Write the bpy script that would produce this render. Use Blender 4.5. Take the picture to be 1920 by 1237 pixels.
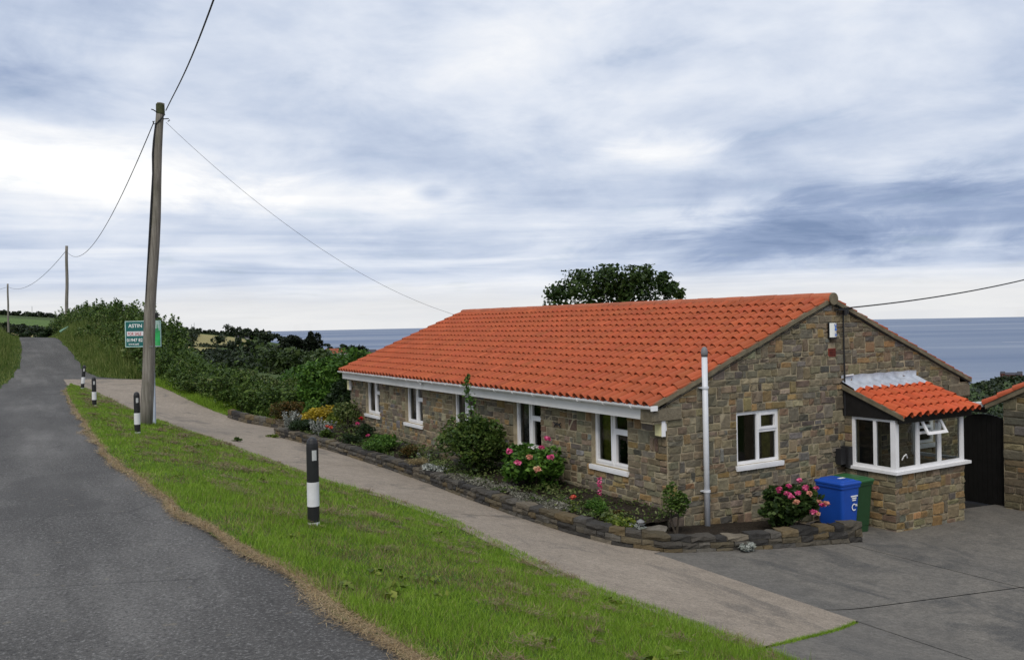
import bpy, math, random
import numpy as np
from mathutils import Matrix, Vector

# ------------------------------------------------------------------ camera, sky, sun, exposure
scene = bpy.context.scene
for o in list(bpy.data.objects):
    bpy.data.objects.remove(o)
CAMF, YAW, PITCH, ROLL = 1631.2124, .5332, -.0106, -.0202
CAM = np.array([-9.3831, -10.9744, 4.4615])
def cam_axes():
    f = np.array([math.sin(YAW)*math.cos(PITCH), math.cos(YAW)*math.cos(PITCH), math.sin(PITCH)])
    r = np.array([math.cos(YAW), -math.sin(YAW), 0.])
    u = np.cross(r, f)
    c, s = math.cos(ROLL), math.sin(ROLL)
    return c*r+s*u, -s*r+c*u, f
_r, _u, _f = cam_axes()
cd = bpy.data.cameras.new('camera'); cam = bpy.data.objects.new('camera', cd)
scene.collection.objects.link(cam)
cd.sensor_width = 36; cd.lens = CAMF/1920*36; cd.clip_start = .1; cd.clip_end = 60000
m = Matrix(((_r[0], _u[0], -_f[0], CAM[0]), (_r[1], _u[1], -_f[1], CAM[1]), (_r[2], _u[2], -_f[2], CAM[2]), (0, 0, 0, 1)))
cam.matrix_world = m
scene.camera = cam
scene.view_settings.view_transform = 'Standard'; scene.view_settings.look = 'None'
scene.view_settings.gamma = 1; scene.view_settings.use_curve_mapping = False
scene.view_settings.exposure = 0.38

SUN_EL, SUN_AZ = math.radians(48), math.radians(226)      # azimuth measured from +Y towards +X
sd = bpy.data.lights.new('sun', 'SUN'); sd.energy = 1.5; sd.angle = math.radians(25); sd.color = (1, .93, .82)
sun = bpy.data.objects.new('sun', sd); scene.collection.objects.link(sun)
sdir = Vector((math.sin(SUN_AZ)*math.cos(SUN_EL), math.cos(SUN_AZ)*math.cos(SUN_EL), math.sin(SUN_EL)))
sun.rotation_euler = sdir.to_track_quat('Z', 'Y').to_euler(); sun.location = (0, 0, 60)

class NT:
    """tiny helper for node trees"""
    def __init__(s, tree): s.t = tree; s.n = tree.nodes; s.l = tree.links
    def node(s, typ, **kw):
        nd = s.n.new(typ)
        for k, v in kw.items(): setattr(nd, k, v)
        return nd
    def put(s, sock, v):
        if v is None: return
        if hasattr(v, 'node'): s.l.new(v, sock)
        else:
            if isinstance(v, (tuple, list)) and len(v) == 3 and sock.type == 'RGBA': v = (*v, 1)
            sock.default_value = v
    def math(s, op, a, b=None, c=None, clamp=False):
        nd = s.node('ShaderNodeMath', operation=op, use_clamp=clamp)
        s.put(nd.inputs[0], a)
        if b is not None: s.put(nd.inputs[1], b)
        if c is not None: s.put(nd.inputs[2], c)
        return nd.outputs[0]
    def vmath(s, op, a, b=None):
        nd = s.node('ShaderNodeVectorMath', operation=op)
        s.put(nd.inputs[0], a)
        if b is not None: s.put(nd.inputs[1], b)
        return nd.outputs[0]
    def mix(s, fac, a, b, blend='MIX'):
        nd = s.node('ShaderNodeMix', data_type='RGBA', blend_type=blend)
        s.put(nd.inputs[0], fac); s.put(nd.inputs[6], a); s.put(nd.inputs[7], b)
        return nd.outputs[2]
    def noise(s, vec, scale, detail=4, rough=.55, dist=0., dims='3D'):
        nd = s.node('ShaderNodeTexNoise', noise_dimensions=dims)
        if vec is not None: s.l.new(vec, nd.inputs['Vector'])
        nd.inputs['Scale'].default_value = scale; nd.inputs['Detail'].default_value = detail
        nd.inputs['Roughness'].default_value = rough; nd.inputs['Distortion'].default_value = dist
        return nd.outputs[0]
    def ramp(s, fac, stops, interp='LINEAR'):
        nd = s.node('ShaderNodeValToRGB'); cr = nd.color_ramp; cr.interpolation = interp
        while len(cr.elements) > 1: cr.elements.remove(cr.elements[-1])
        cr.elements[0].position = stops[0][0]; cr.elements[0].color = (*stops[0][1], 1)
        for p, c in stops[1:]:
            e = cr.elements.new(p); e.color = (*c, 1)
        s.l.new(fac, nd.inputs[0]); return nd.outputs[0]
    def mapr(s, v, a, b, c=0., d=1., smooth=False):
        nd = s.node('ShaderNodeMapRange'); nd.clamp = True
        if smooth: nd.interpolation_type = 'SMOOTHSTEP'
        s.put(nd.inputs[0], v)
        for i, q in enumerate((a, b, c, d)): nd.inputs[i+1].default_value = q
        return nd.outputs[0]
    def comb(s, x, y, z):
        nd = s.node('ShaderNodeCombineXYZ')
        for i, v in enumerate((x, y, z)): s.put(nd.inputs[i], v)
        return nd.outputs[0]

def build_world():
    w = bpy.data.worlds.new('World'); scene.world = w; w.use_nodes = True
    t = NT(w.node_tree); t.n.clear()
    out = t.node('ShaderNodeOutputWorld'); bg = t.node('ShaderNodeBackground')
    sky = t.node('ShaderNodeTexSky', sky_type='NISHITA'); sky.sun_disc = False
    sky.sun_elevation = SUN_EL; sky.sun_rotation = SUN_AZ; sky.air_density = 1.; sky.dust_density = 1.5
    skyc = t.vmath('SCALE', sky.outputs[0]); skyc.node.inputs[3].default_value = .085
    tc = t.node('ShaderNodeTexCoord'); d = tc.outputs['Generated']
    sp = t.node('ShaderNodeSeparateXYZ'); t.l.new(d, sp.inputs[0]); x, y, z = sp.outputs
    zz = t.math('MAXIMUM', z, 0.)
    den = t.math('ADD', zz, .11)
    px = t.math('DIVIDE', x, den); py = t.math('DIVIDE', y, den)
    P = t.comb(px, py, 0.)
    az = t.math('ARCTAN2', x, y); el = t.math('ARCSINE', zz)
    # cloud layer: broad masses, then billows, then streaks low down
    n1 = t.noise(P, .55, 6, .55, .35)
    n2 = t.noise(t.vmath('ADD', P, (7.3, 2.1, 0.)), 1.9, 7, .58, .4)
    st = t.noise(t.comb(t.math('MULTIPLY', az, 3.2), t.math('MULTIPLY', el, 62.), 3.), 1.0, 5, .55, .6)
    wob = t.noise(t.comb(t.math('MULTIPLY', az, 6.), t.math('MULTIPLY', el, 22.), 1.), 1.0, 6, .6, .8)
    low = t.mapr(el, .045, .20, 1., 0., True)
    n3 = t.noise(t.comb(t.math('MULTIPLY', az, 4.6), t.math('MULTIPLY', el, 8.5), 5.), 1., 8, .58, .35)
    v = t.math('ADD', t.math('ADD', t.math('MULTIPLY', n1, .34), t.math('MULTIPLY', n2, .26)), t.math('MULTIPLY', n3, .40))
    stv = t.math('ADD', t.math('MULTIPLY', st, .75), t.math('MULTIPLY', wob, .25))
    v = t.math('ADD', t.math('MULTIPLY', v, t.math('SUBTRACT', 1., t.math('MULTIPLY', low, .55))), t.math('MULTIPLY', stv, t.math('MULTIPLY', low, .55)))
    v = t.math('MULTIPLY_ADD', t.math('SUBTRACT', v, .5), 1.45, .52)
    def blob(a, e, ra, re, amt, warp=.5):
        da = t.math('DIVIDE', t.math('SUBTRACT', az, math.radians(a)), math.radians(ra))
        de = t.math('DIVIDE', t.math('SUBTRACT', el, math.radians(e)), math.radians(re))
        r2 = t.math('SQRT', t.math('ADD', t.math('MULTIPLY', da, da), t.math('MULTIPLY', de, de)))
        r2 = t.math('ADD', r2, t.math('MULTIPLY', t.math('SUBTRACT', wob, .5), warp*2.4))
        return t.math('MULTIPLY', t.mapr(r2, 1., .1, 0., 1., True), amt)
    blobs = [(3, 9.3, 17, 3.6, .34), (19, 8.2, 14, 2.0, .26), (41, 10.6, 5.2, 1.7, .28), (36, 16, 20, 7, .12),
             (58, 5.6, 18, 3.6, -.40), (47, 4.8, 15, 2.2, -.20), (42, 8.2, 12, 1.8, -.14), (1, 19, 11, 6, -.16), (2, 13.6, 12, 2.5, -.14), (25, 5.2, 10, 1.6, -.10), (61, 8.5, 9, 2.5, -.12),
             (25.6, 8.4, 2.0, .8, -.25), (58, 17, 16, 6, -.10),
             (-60, 12, 20, 4, .22), (130, 14, 26, 6, -.2), (-130, 20, 30, 7, .2), (170, 9, 22, 4, -.2)]
    for b in blobs: v = t.math('ADD', v, blob(*b))
    col = t.ramp(v, [(0., (.165, .225, .355)), (.22, (.255, .32, .46)), (.43, (.425, .485, .60)), (.58, (.57, .612, .69)), (.73, (.70, .715, .745)), (.92, (.87, .865, .845))])
    # thin cover lets a little of the blue sky through
    cover = t.mapr(n2, .30, .42, .85, 1., True)
    mixc = t.mix(cover, skyc, col)
    # pale cream light under the cloud edge at the sea horizon
    hz = t.mapr(t.math('ADD', el, t.math('MULTIPLY', t.math('SUBTRACT', wob, .5), .02)), .018, .056, 1., 0., True)
    mixc = t.mix(t.math('MULTIPLY', hz, .68), mixc, (.68, .665, .635))
    t.l.new(mixc, bg.inputs[0]); bg.inputs[1].default_value = 1.0
    t.l.new(bg.outputs[0], out.inputs[0])
build_world()

# ------------------------------------------------------------------ helpers
RNG = np.random.default_rng(11)
random.seed(5)
COLL = scene.collection
WL = {}                                   # world location of every object made here
def link(name, data, parent, org):
    o = bpy.data.objects.new(name, data); COLL.objects.link(o)
    org = np.asarray(org, float); WL[o.name] = org
    if parent is not None:
        o.parent = parent; o.location = tuple(org-WL[parent.name])
    else: o.location = tuple(org)
    return o
def make_mesh(name, V, F, mats=None, smooth=False, col=None, midx=None):
    V = np.asarray(V, np.float32); me = bpy.data.meshes.new(name)
    if isinstance(F, np.ndarray):
        k = F.shape[1]; n = len(F)
        me.vertices.add(len(V)); me.vertices.foreach_set('co', V.ravel())
        me.loops.add(n*k); me.loops.foreach_set('vertex_index', F.astype(np.int32).ravel())
        me.polygons.add(n); me.polygons.foreach_set('loop_start', np.arange(0, n*k, k, dtype=np.int32))
        me.polygons.foreach_set('loop_total', np.full(n, k, np.int32))
    else:
        me.from_pydata([tuple(v) for v in V], [], F)
    if smooth: me.polygons.foreach_set('use_smooth', np.ones(len(me.polygons), bool))
    for mt in (mats if isinstance(mats, (list, tuple)) else [mats]):
        if mt is not None: me.materials.append(mt)
    if midx is not None: me.polygons.foreach_set('material_index', np.asarray(midx, np.int32))
    if col is not None:
        a = me.attributes.new('col', 'FLOAT_COLOR', 'POINT')
        c = np.ones((len(V), 4), np.float32); c[:, :3] = col; a.data.foreach_set('color', c.ravel())
    me.update(); me.validate()
    return me
def M(name, V, F, mat, parent=None, org=None, smooth=False, col=None, midx=None):
    """one mesh object from world coordinates"""
    V = np.asarray(V, float)
    if org is None:
        lo, hi = V.min(0), V.max(0); org = (lo+hi)/2
        if parent is None: org[2] = lo[2]
    return link(name, make_mesh(name, V-np.asarray(org), F, mat, smooth, col, midx), parent, org)
def E(name, loc, parent=None):
    return link(name, None, parent, loc)
def tag(o, label, cat, group=None, kind=None):
    if label: o['label'] = label
    if cat: o['category'] = cat
    if group: o['group'] = group
    if kind: o['kind'] = kind
    return o
def structure(o): o['kind'] = 'structure'; return o
class B:
    """collects pieces into one mesh"""
    def __init__(s): s.V = []; s.F = []
    def add(s, V, F):
        n = len(s.V); s.V += [tuple(map(float, v)) for v in V]; s.F += [tuple(i+n for i in f) for f in F]; return s
    def box(s, x0, x1, y0, y1, z0, z1, fn=None):
        V = [(x, y, z) for x in (x0, x1) for y in (y0, y1) for z in (z0, z1)]
        if fn: V = [fn(*v) for v in V]
        return s.add(V, [(0, 1, 3, 2), (4, 6, 7, 5), (0, 4, 5, 1), (2, 3, 7, 6), (0, 2, 6, 4), (1, 5, 7, 3)])
    def tube(s, pts, rad, n=8, cap=True):
        V, F = tube(pts, rad, n, cap); return s.add(V, F)
    def obj(s, name, mat, parent=None, smooth=False, org=None): return M(name, s.V, s.F, mat, parent, org, smooth)
def tube(pts, rad, n=8, cap=True):
    pts = np.asarray(pts, float); k = len(pts)
    rad = np.full(k, rad, float) if np.isscalar(rad) else np.asarray(rad, float)
    V = []; F = []
    ref = None
    for i in range(k):
        d = pts[min(i+1, k-1)]-pts[max(i-1, 0)]; d /= np.linalg.norm(d)+1e-9
        if ref is None: ref = np.array([0, 0, 1.]) if abs(d[2]) < .9 else np.array([1., 0, 0])
        a = np.cross(d, ref); a /= np.linalg.norm(a)+1e-9; b = np.cross(a, d); ref = b
        for j in range(n):
            t = 2*math.pi*j/n; V.append(pts[i]+rad[i]*(math.cos(t)*a+math.sin(t)*b))
    for i in range(k-1):
        for j in range(n):
            F.append((i*n+j, i*n+(j+1) % n, (i+1)*n+(j+1) % n, (i+1)*n+j))
    if cap: F += [tuple(range(n-1, -1, -1)), tuple(range((k-1)*n, k*n))]
    return V, F
def lathe(cx, cy, prof, n=20, cap=True):
    V = []; F = []; k = len(prof)
    for r, z in prof:
        for j in range(n):
            t = 2*math.pi*j/n; V.append((cx+r*math.cos(t), cy+r*math.sin(t), z))
    for i in range(k-1):
        for j in range(n): F.append((i*n+j, i*n+(j+1) % n, (i+1)*n+(j+1) % n, (i+1)*n+j))
    if cap: F += [tuple(range(n-1, -1, -1)), tuple(range((k-1)*n, k*n))]
    return V, F
def ray(px, py, depth=1.):
    """a point of the place from a picture position and a distance along the view axis"""
    return CAM+depth*(_f+(px-960)/CAMF*_r-(py-618.5)/CAMF*_u)

# ------------------------------------------------------------------ materials
MATS = {}
def principled(name, col=(.5, .5, .5), rough=.7, spec=.3, metal=0.):
    mt = bpy.data.materials.new(name); mt.use_nodes = True; t = NT(mt.node_tree)
    p = t.n['Principled BSDF']; p.inputs['Base Color'].default_value = (*col, 1)
    p.inputs['Roughness'].default_value = rough; p.inputs['Specular IOR Level'].default_value = spec
    p.inputs['Metallic'].default_value = metal
    MATS[name] = mt
    return mt, t, p
def bump(t, p, h, strength, dist=.01):
    b = t.node('ShaderNodeBump'); b.inputs['Strength'].default_value = strength; b.inputs['Distance'].default_value = dist
    t.l.new(h, b.inputs['Height']); t.l.new(b.outputs[0], p.inputs['Normal'])
def pos(t): return t.node('ShaderNodeNewGeometry').outputs['Position']
def simple(name, col, rough=.6, spec=.3, var=.12, scale=6., bmp=.0, metal=0., dirt=None):
    mt, t, p = principled(name, col, rough, spec, metal); P = pos(t)
    n = t.noise(P, scale, 5, .6)
    c = t.mix(t.mapr(n, .3, .7), tuple(v*(1-var) for v in col), tuple(min(1, v*(1+var)) for v in col))
    if dirt:
        n2 = t.noise(P, scale*.35, 6, .65)
        c = t.mix(t.mapr(n2, .48, .72, 0., dirt[1]), c, dirt[0])
    t.l.new(c, p.inputs['Base Color'])
    if bmp: bump(t, p, t.noise(P, scale*12, 3, .6), bmp)
    return mt
def stone_mat(name='stone', tint=1.):
    mt, t, p = principled(name, (.2, .18, .14), .88, .2); P = pos(t)
    oi = t.node('ShaderNodeObjectInfo'); at = t.node('ShaderNodeAttribute', attribute_name='col')
    c = t.mix(1., oi.outputs['Color'], at.outputs['Color'], 'MULTIPLY')
    n = t.noise(P, 9, 6, .65); n2 = t.noise(P, 46, 4, .6); n3 = t.noise(P, 2.3, 4, .6)
    c = t.mix(t.mapr(n, .3, .72, 0, .75), c, t.vmath('MULTIPLY', c, (.50, .48, .46)))
    c = t.mix(t.mapr(n2, .45, .75, 0, .45), c, t.vmath('MULTIPLY', c, (1.55, 1.5, 1.4)))
    c = t.mix(t.mapr(n3, .52, .75, 0, .35), c, (.075, .072, .065))
    t.l.new(c, p.inputs['Base Color'])
    bump(t, p, t.math('ADD', t.math('MULTIPLY', n2, .5), t.noise(P, 20, 5, .65)), .9, .02)
    return mt
def leaf_mat(name, dark, mid, light, trans=.25, rough=.5):
    mt = bpy.data.materials.new(name); mt.use_nodes = True; t = NT(mt.node_tree); t.n.clear()
    g = t.node('ShaderNodeNewGeometry'); ri = g.outputs['Random Per Island']
    n = t.noise(g.outputs['Position'], 1.3, 3, .6)
    f = t.math('ADD', t.math('MULTIPLY', ri, .65), t.math('MULTIPLY', n, .5), clamp=True)
    c = t.ramp(f, [(.12, dark), (.55, mid), (.95, light)])
    d = t.node('ShaderNodeBsdfPrincipled'); d.inputs['Roughness'].default_value = rough; d.inputs['Specular IOR Level'].default_value = .22
    tr = t.node('ShaderNodeBsdfTranslucent'); mx = t.node('ShaderNodeMixShader'); mx.inputs[0].default_value = trans
    o = t.node('ShaderNodeOutputMaterial')
    t.l.new(c, d.inputs['Base Color']); t.l.new(c, tr.inputs[0]); t.l.new(d.outputs[0], mx.inputs[1]); t.l.new(tr.outputs[0], mx.inputs[2])
    t.l.new(mx.outputs[0], o.inputs[0]); MATS[name] = mt
    return mt
def asphalt_mat():
    mt, t, p = principled('asphalt', (.09, .09, .092), .85, .25); P = pos(t)
    big = t.noise(P, .35, 5, .6); fine = t.noise(P, 38, 5, .85); sc = t.vmath('MULTIPLY', P, (1., .16, 1.)); tr = t.noise(sc, 1.1, 5, .6)
    v = t.node('ShaderNodeTexVoronoi'); v.inputs['Scale'].default_value = 55; t.l.new(P, v.inputs['Vector'])
    c = t.ramp(tr, [(.3, (.060, .057, .054)), (.5, (.095, .091, .086)), (.68, (.155, .149, .140))])
    c = t.mix(t.mapr(big, .35, .7, 0., .5), c, (.055, .053, .050))
    c = t.mix(t.mapr(fine, .54, .66, 0., .9), c, (.30, .295, .285))
    c = t.mix(t.mapr(fine, .47, .36, 0., .85), c, (.022, .022, .024))
    cr = t.node('ShaderNodeTexVoronoi', feature='DISTANCE_TO_EDGE'); cr.inputs['Scale'].default_value = .42; t.l.new(P, cr.inputs['Vector'])
    cm = t.math('MULTIPLY', t.mapr(cr.outputs[0], .010, .003), t.mapr(t.noise(P, .7, 3, .5), .50, .62))
    c = t.mix(t.math('MULTIPLY', cm, .35), c, (.02, .02, .02))
    pt = t.noise(P, .22, 2, .4, .2); c = t.mix(t.mapr(pt, .60, .615, 0., .45), c, (.062, .06, .058))
    spec = t.noise(P, 9, 2, .5)
    c = t.mix(t.mapr(spec, .70, .76, 0., .55), c, (.20, .18, .14))
    t.l.new(c, p.inputs['Base Color'])
    bump(t, p, t.math('ADD', fine, t.math('MULTIPLY', v.outputs[0], .8)), .8, .012)
    return mt
def concrete_mat(name, a, b, c3, streak=.5, agg=.5):
    mt, t, p = principled(name, a, .9, .2); P = pos(t)
    big = t.noise(P, .6, 6, .62, .4); fine = t.noise(P, 45, 5, .85); br = t.noise(t.vmath('MULTIPLY', P, (3., 30., 3.)), 1., 4, .6)
    med = t.noise(P, 2.7, 5, .6); mid = t.noise(P, 13, 5, .75); st = t.noise(t.vmath('MULTIPLY', P, (1., .55, 1.)), .9, 6, .68, .8)
    c = t.mix(t.mapr(big, .35, .65), a, b)
    c = t.mix(t.mapr(med, .45, .75, 0., .7), c, c3)
    c = t.mix(t.mapr(mid, .40, .62, .55, 0.), c, tuple(v*.55 for v in a))
    c = t.mix(t.mapr(st, .54, .64, 0., .7), c, tuple(v*q for v, q in zip(a, (.40, .43, .48))))
    c = t.mix(t.mapr(fine, .52, .72, 0., agg), c, tuple(min(1, v*1.9) for v in a))
    c = t.mix(t.mapr(fine, .47, .32, 0., agg), c, tuple(v*.45 for v in a))
    c = t.mix(t.mapr(br, .5, .8, 0., streak*.5), c, tuple(v*.55 for v in a))
    t.l.new(c, p.inputs['Base Color'])
    bump(t, p, t.math('ADD', fine, t.math('MULTIPLY', br, streak)), .5, .008)
    return mt
def glass_mat():
    mt = bpy.data.materials.new('window_glass'); mt.use_nodes = True; t = NT(mt.node_tree); t.n.clear()
    fr = t.node('ShaderNodeFresnel'); fr.inputs[0].default_value = 1.5
    tr = t.node('ShaderNodeBsdfTransparent'); tr.inputs[0].default_value = (.80, .84, .82, 1)
    gl = t.node('ShaderNodeBsdfGlossy'); gl.inputs['Roughness'].default_value = .02
    gl.inputs[0].default_value = (.9, .9, .9, 1)
    mx = t.node('ShaderNodeMixShader'); o = t.node('ShaderNodeOutputMaterial')
    t.l.new(fr.outputs[0], mx.inputs[0]); t.l.new(tr.outputs[0], mx.inputs[1]); t.l.new(gl.outputs[0], mx.inputs[2]); t.l.new(mx.outputs[0], o.inputs[0])
    MATS['glass'] = mt; return mt
def tile_mat():
    mt, t, p = principled('clay_tile', (.46, .105, .043), .72, .25); P = pos(t)
    oi = t.node('ShaderNodeObjectInfo'); at = t.node('ShaderNodeAttribute', attribute_name='col')
    c = t.mix(1., oi.outputs['Color'], at.outputs['Color'], 'MULTIPLY')
    n = t.noise(P, 5, 5, .6); n2 = t.noise(P, 40, 4, .65); n3 = t.noise(P, 1.2, 4, .6)
    c = t.mix(t.mapr(n, .4, .75, 0, .45), c, t.vmath('MULTIPLY', c, (.72, .66, .62)))
    c = t.mix(t.mapr(n2, .55, .8, 0, .4), c, t.vmath('MULTIPLY', c, (.55, .52, .55)))
    c = t.mix(t.mapr(n3, .58, .8, 0, .25), c, (.16, .10, .06))
    t.l.new(c, p.inputs['Base Color']); bump(t, p, n2, .25, .006)
    return mt
def wood_pole_mat():
    mt, t, p = principled('weathered_wood', (.14, .12, .095), .85, .2); P = pos(t)
    g = t.noise(t.vmath('MULTIPLY', P, (28., 28., 1.3)), 1., 6, .65); b = t.noise(P, 1.4, 4, .6)
    c = t.ramp(g, [(.3, (.10, .09, .077)), (.52, (.19, .172, .148)), (.75, (.30, .28, .245))])
    c = t.mix(t.mapr(b, .5, .72, 0, .5), c, (.10, .105, .062))
    t.l.new(c, p.inputs['Base Color']); bump(t, p, g, .6, .01)
    return mt
def sea_mat():
    mt, t, p = principled('sea_water', (.03, .06, .10), .32, .5); P = pos(t)
    sc = t.vmath('MULTIPLY', P, (.00022, .0009, 1.))
    rot = t.node('ShaderNodeMapping'); rot.inputs['Rotation'].default_value = (0, 0, math.radians(35)); t.l.new(P, rot.inputs[0])
    s1 = t.noise(t.vmath('MULTIPLY', rot.outputs[0], (.00018, .0011, 0.)), 1., 5, .6)
    c = t.ramp(s1, [(.35, (.065, .110, .205)), (.55, (.115, .155, .235)), (.72, (.22, .25, .30))])
    t.l.new(c, p.inputs['Base Color'])
    t.l.new(t.mapr(s1, .35, .7, .55, .38), p.inputs['Roughness'])
    bump(t, p, t.noise(t.vmath('MULTIPLY', P, (.05, .05, 0.)), 1., 4, .7), .35, 6.)
    return mt
def ground_mat():
    mt, t, p = principled('rough_grass_ground', (.06, .09, .025), .9, .1); P = pos(t)
    n = t.noise(P, .5, 6, .65); f = t.noise(P, 14, 4, .7); l = t.noise(P, .02, 4, .6)
    c = t.ramp(t.math('ADD', t.math('MULTIPLY', n, .5), t.math('MULTIPLY', l, .5)), [(.35, (.028, .046, .014)), (.52, (.055, .09, .022)), (.68, (.11, .12, .045))])
    c = t.mix(t.mapr(f, .45, .75, 0, .6), c, (.018, .026, .009)); t.l.new(c, p.inputs['Base Color']); bump(t, p, f, .8, .06)
    return mt
def field_mat(name, a, b):
    mt, t, p = principled(name, a, .9, .1); P = pos(t)
    n = t.noise(P, .03, 5, .65); f = t.noise(t.vmath('MULTIPLY', P, (.5, .06, .1)), 1, 4, .6)
    c = t.mix(t.mapr(t.math('ADD', t.math('MULTIPLY', n, .6), t.math('MULTIPLY', f, .4)), .35, .65), a, b)
    t.l.new(c, p.inputs['Base Color']); return mt
def verge_mat():
    mt, t, p = principled('verge_turf', (.06, .10, .02), .9, .1); P = pos(t)
    n = t.noise(P, 1.6, 5, .65); f = t.noise(P, 30, 4, .7)
    c = t.ramp(n, [(.3, (.035, .075, .012)), (.5, (.055, .115, .018)), (.62, (.09, .12, .03)), (.75, (.16, .125, .06))])
    c = t.mix(t.mapr(f, .45, .75, 0, .6), c, (.03, .04, .012)); t.l.new(c, p.inputs['Base Color']); bump(t, p, f, .8, .02)
    return mt
def soil_mat():
    mt, t, p = principled('bed_soil', (.05, .04, .03), .95, .1); P = pos(t)
    f = t.noise(P, 22, 5, .7); c = t.ramp(f, [(.3, (.014, .011, .009)), (.55, (.04, .032, .024)), (.75, (.085, .07, .052))])
    t.l.new(c, p.inputs['Base Color']); bump(t, p, f, 1., .04); return mt

STONE = stone_mat(); MORTAR = simple('mortar', (.34, .29, .20), .95, .1, .25, 8, .5, dirt=((.17, .15, .11), .5))
TILE = tile_mat(); ASPHALT = asphalt_mat(); GLASS = glass_mat(); POLEW = wood_pole_mat(); SEA = sea_mat(); GROUND = ground_mat()
DRIVE = concrete_mat('drive_concrete', (.285, .24, .19), (.34, .288, .232), (.19, .16, .13), .35, .9)
YARD = concrete_mat('yard_concrete', (.145, .137, .124), (.20, .183, .158), (.088, .084, .078), .9, .7)
VERGE = verge_mat(); SOIL = soil_mat()
UPVC = simple('white_upvc', (.78, .78, .80), .35, .4, .05, 3., dirt=((.55, .54, .50), .35))
FASCIA = simple('white_fascia', (.60, .60, .60), .5, .3, .06, 2., dirt=((.42, .41, .38), .5))
GREYPVC = simple('grey_white_pipe', (.60, .62, .66), .4, .35, .06, 3.)
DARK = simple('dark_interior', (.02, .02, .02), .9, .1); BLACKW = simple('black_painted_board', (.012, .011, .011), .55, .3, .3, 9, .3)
GATEB = simple('black_gate_paint', (.006, .006, .006), .6, .25, .3, 8, .2)
LEAD = simple('lead_flashing', (.36, .39, .45), .5, .4, .25, 7., .3, dirt=((.55, .57, .60), .6))
VERGEM = simple('verge_mortar', (.165, .142, .098), .95, .1, .3, 6., .6, dirt=((.10, .09, .06), .7))
BLACKP = simple('black_plastic', (.014, .014, .015), .45, .4, .2, 12); WHITEB = simple('white_band_film', (.66, .66, .68), .45, .35, .05, 8., dirt=((.42, .42, .38), .4))
REFLECT = simple('reflector_film', (.45, .45, .45), .3, .5, .1, 60)
BLUEBIN = simple('blue_bin_plastic', (.009, .065, .36), .45, .4, .08, 4.); GREENBIN = simple('green_bin_plastic', (.018, .06, .022), .5, .35, .1, 4.)
GREENLID = simple('green_lid_plastic', (.025, .105, .035), .45, .4, .1, 4.); RUBBER = simple('black_rubber', (.012, .012, .012), .7, .2)
CABLE = simple('cable_black', (.02, .02, .022), .6, .3); STEEL = simple('dull_steel', (.22, .22, .22), .5, .4, .2, 10, metal=.4)
CREAM = simple('cream_paint', (.62, .58, .33), .55, .3, .08, 5); TEAL = simple('sign_teal', (.012, .12, .115), .45, .35, .08, 6.)
SGREEN = simple('sign_picture_green', (.03, .36, .10), .45, .35, .4, 3.5, dirt=((.30, .60, .30), .8)); SPALE = simple('sign_picture_sky', (.42, .58, .55), .45, .35, .2, 4.)
WHITEP = simple('white_print', (.78, .80, .80), .5, .3, .03); REDP = simple('red_print', (.45, .10, .09), .5, .3); PRINTBLUE = simple('blue_print', (.05, .16, .55), .5, .3, .2, 40)
BRICKRED = simple('red_air_brick', (.22, .045, .03), .85, .2, .2, 20); CURTAIN = simple('yellow_curtain', (.20, .19, .035), .9, .1, .35, 14.); LACE = simple('patterned_curtain', (.16, .15, .14), .9, .1, .8, 22.)
POSTW = simple('sign_post_paint', (.42, .47, .56), .55, .3, .1, 4.); ROCK = simple('garden_rock', (.16, .145, .12), .9, .2, .4, 7., .6)
BARK = simple('bark', (.055, .045, .035), .9, .15, .35, 14, .8)
PALEGREEN = simple('pale_green_plastic', (.20, .38, .30), .6, .3)

L_HEDGE = leaf_mat('hedge_leaf', (.013, .030, .007), (.050, .095, .016), (.13, .19, .04))
L_BRAMBLE = leaf_mat('bramble_leaf', (.020, .036, .010), (.065, .105, .022), (.19, .21, .08))
L_BRIGHT = leaf_mat('bright_leaf', (.018, .045, .008), (.045, .11, .014), (.13, .24, .035))
L_DARK = leaf_mat('dark_leaf', (.006, .014, .005), (.016, .034, .010), (.040, .068, .02))
L_TREE = leaf_mat('tree_leaf', (.010, .024, .006), (.028, .056, .012), (.070, .110, .026))
L_PINE = leaf_mat('pine_needles', (.003, .006, .003), (.008, .013, .006), (.018, .026, .011), .1)
L_FAR = leaf_mat('distant_foliage', (.006, .012, .005), (.016, .028, .011), (.040, .055, .02), .1)
L_FARG = leaf_mat('distant_green_foliage', (.015, .030, .008), (.035, .06, .015), (.07, .10, .03), .1)
L_SHRUB = leaf_mat('shrub_leaf', (.014, .034, .007), (.045, .085, .014), (.13, .175, .04)); L_YEL = leaf_mat('yellow_leaf', (.13, .11, .010), (.36, .26, .02), (.55, .42, .04)); L_YG = leaf_mat('yellow_green_leaf', (.04, .07, .008), (.11, .16, .02), (.25, .28, .05))
L_SILV = leaf_mat('silver_leaf', (.10, .115, .095), (.24, .26, .23), (.50, .52, .50), .1); L_GREY = leaf_mat('grey_ground_leaf', (.055, .058, .042), (.16, .155, .12), (.34, .33, .28), .1)
L_TAN = leaf_mat('dry_stem', (.10, .075, .035), (.22, .17, .085), (.36, .29, .16), .1); L_RED = leaf_mat('red_leaf', (.05, .022, .008), (.055, .06, .014), (.15, .075, .022))
L_PINK = leaf_mat('pink_petal', (.42, .03, .13), (.62, .07, .22), (.75, .22, .36)); L_PEACH = leaf_mat('peach_petal', (.45, .14, .10), (.62, .26, .19), (.66, .48, .28))
L_REDF = leaf_mat('red_petal', (.35, .01, .015), (.55, .02, .03), (.65, .08, .06)); L_CORAL = leaf_mat('coral_petal', (.45, .04, .03), (.60, .09, .06), (.70, .20, .12))
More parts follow.
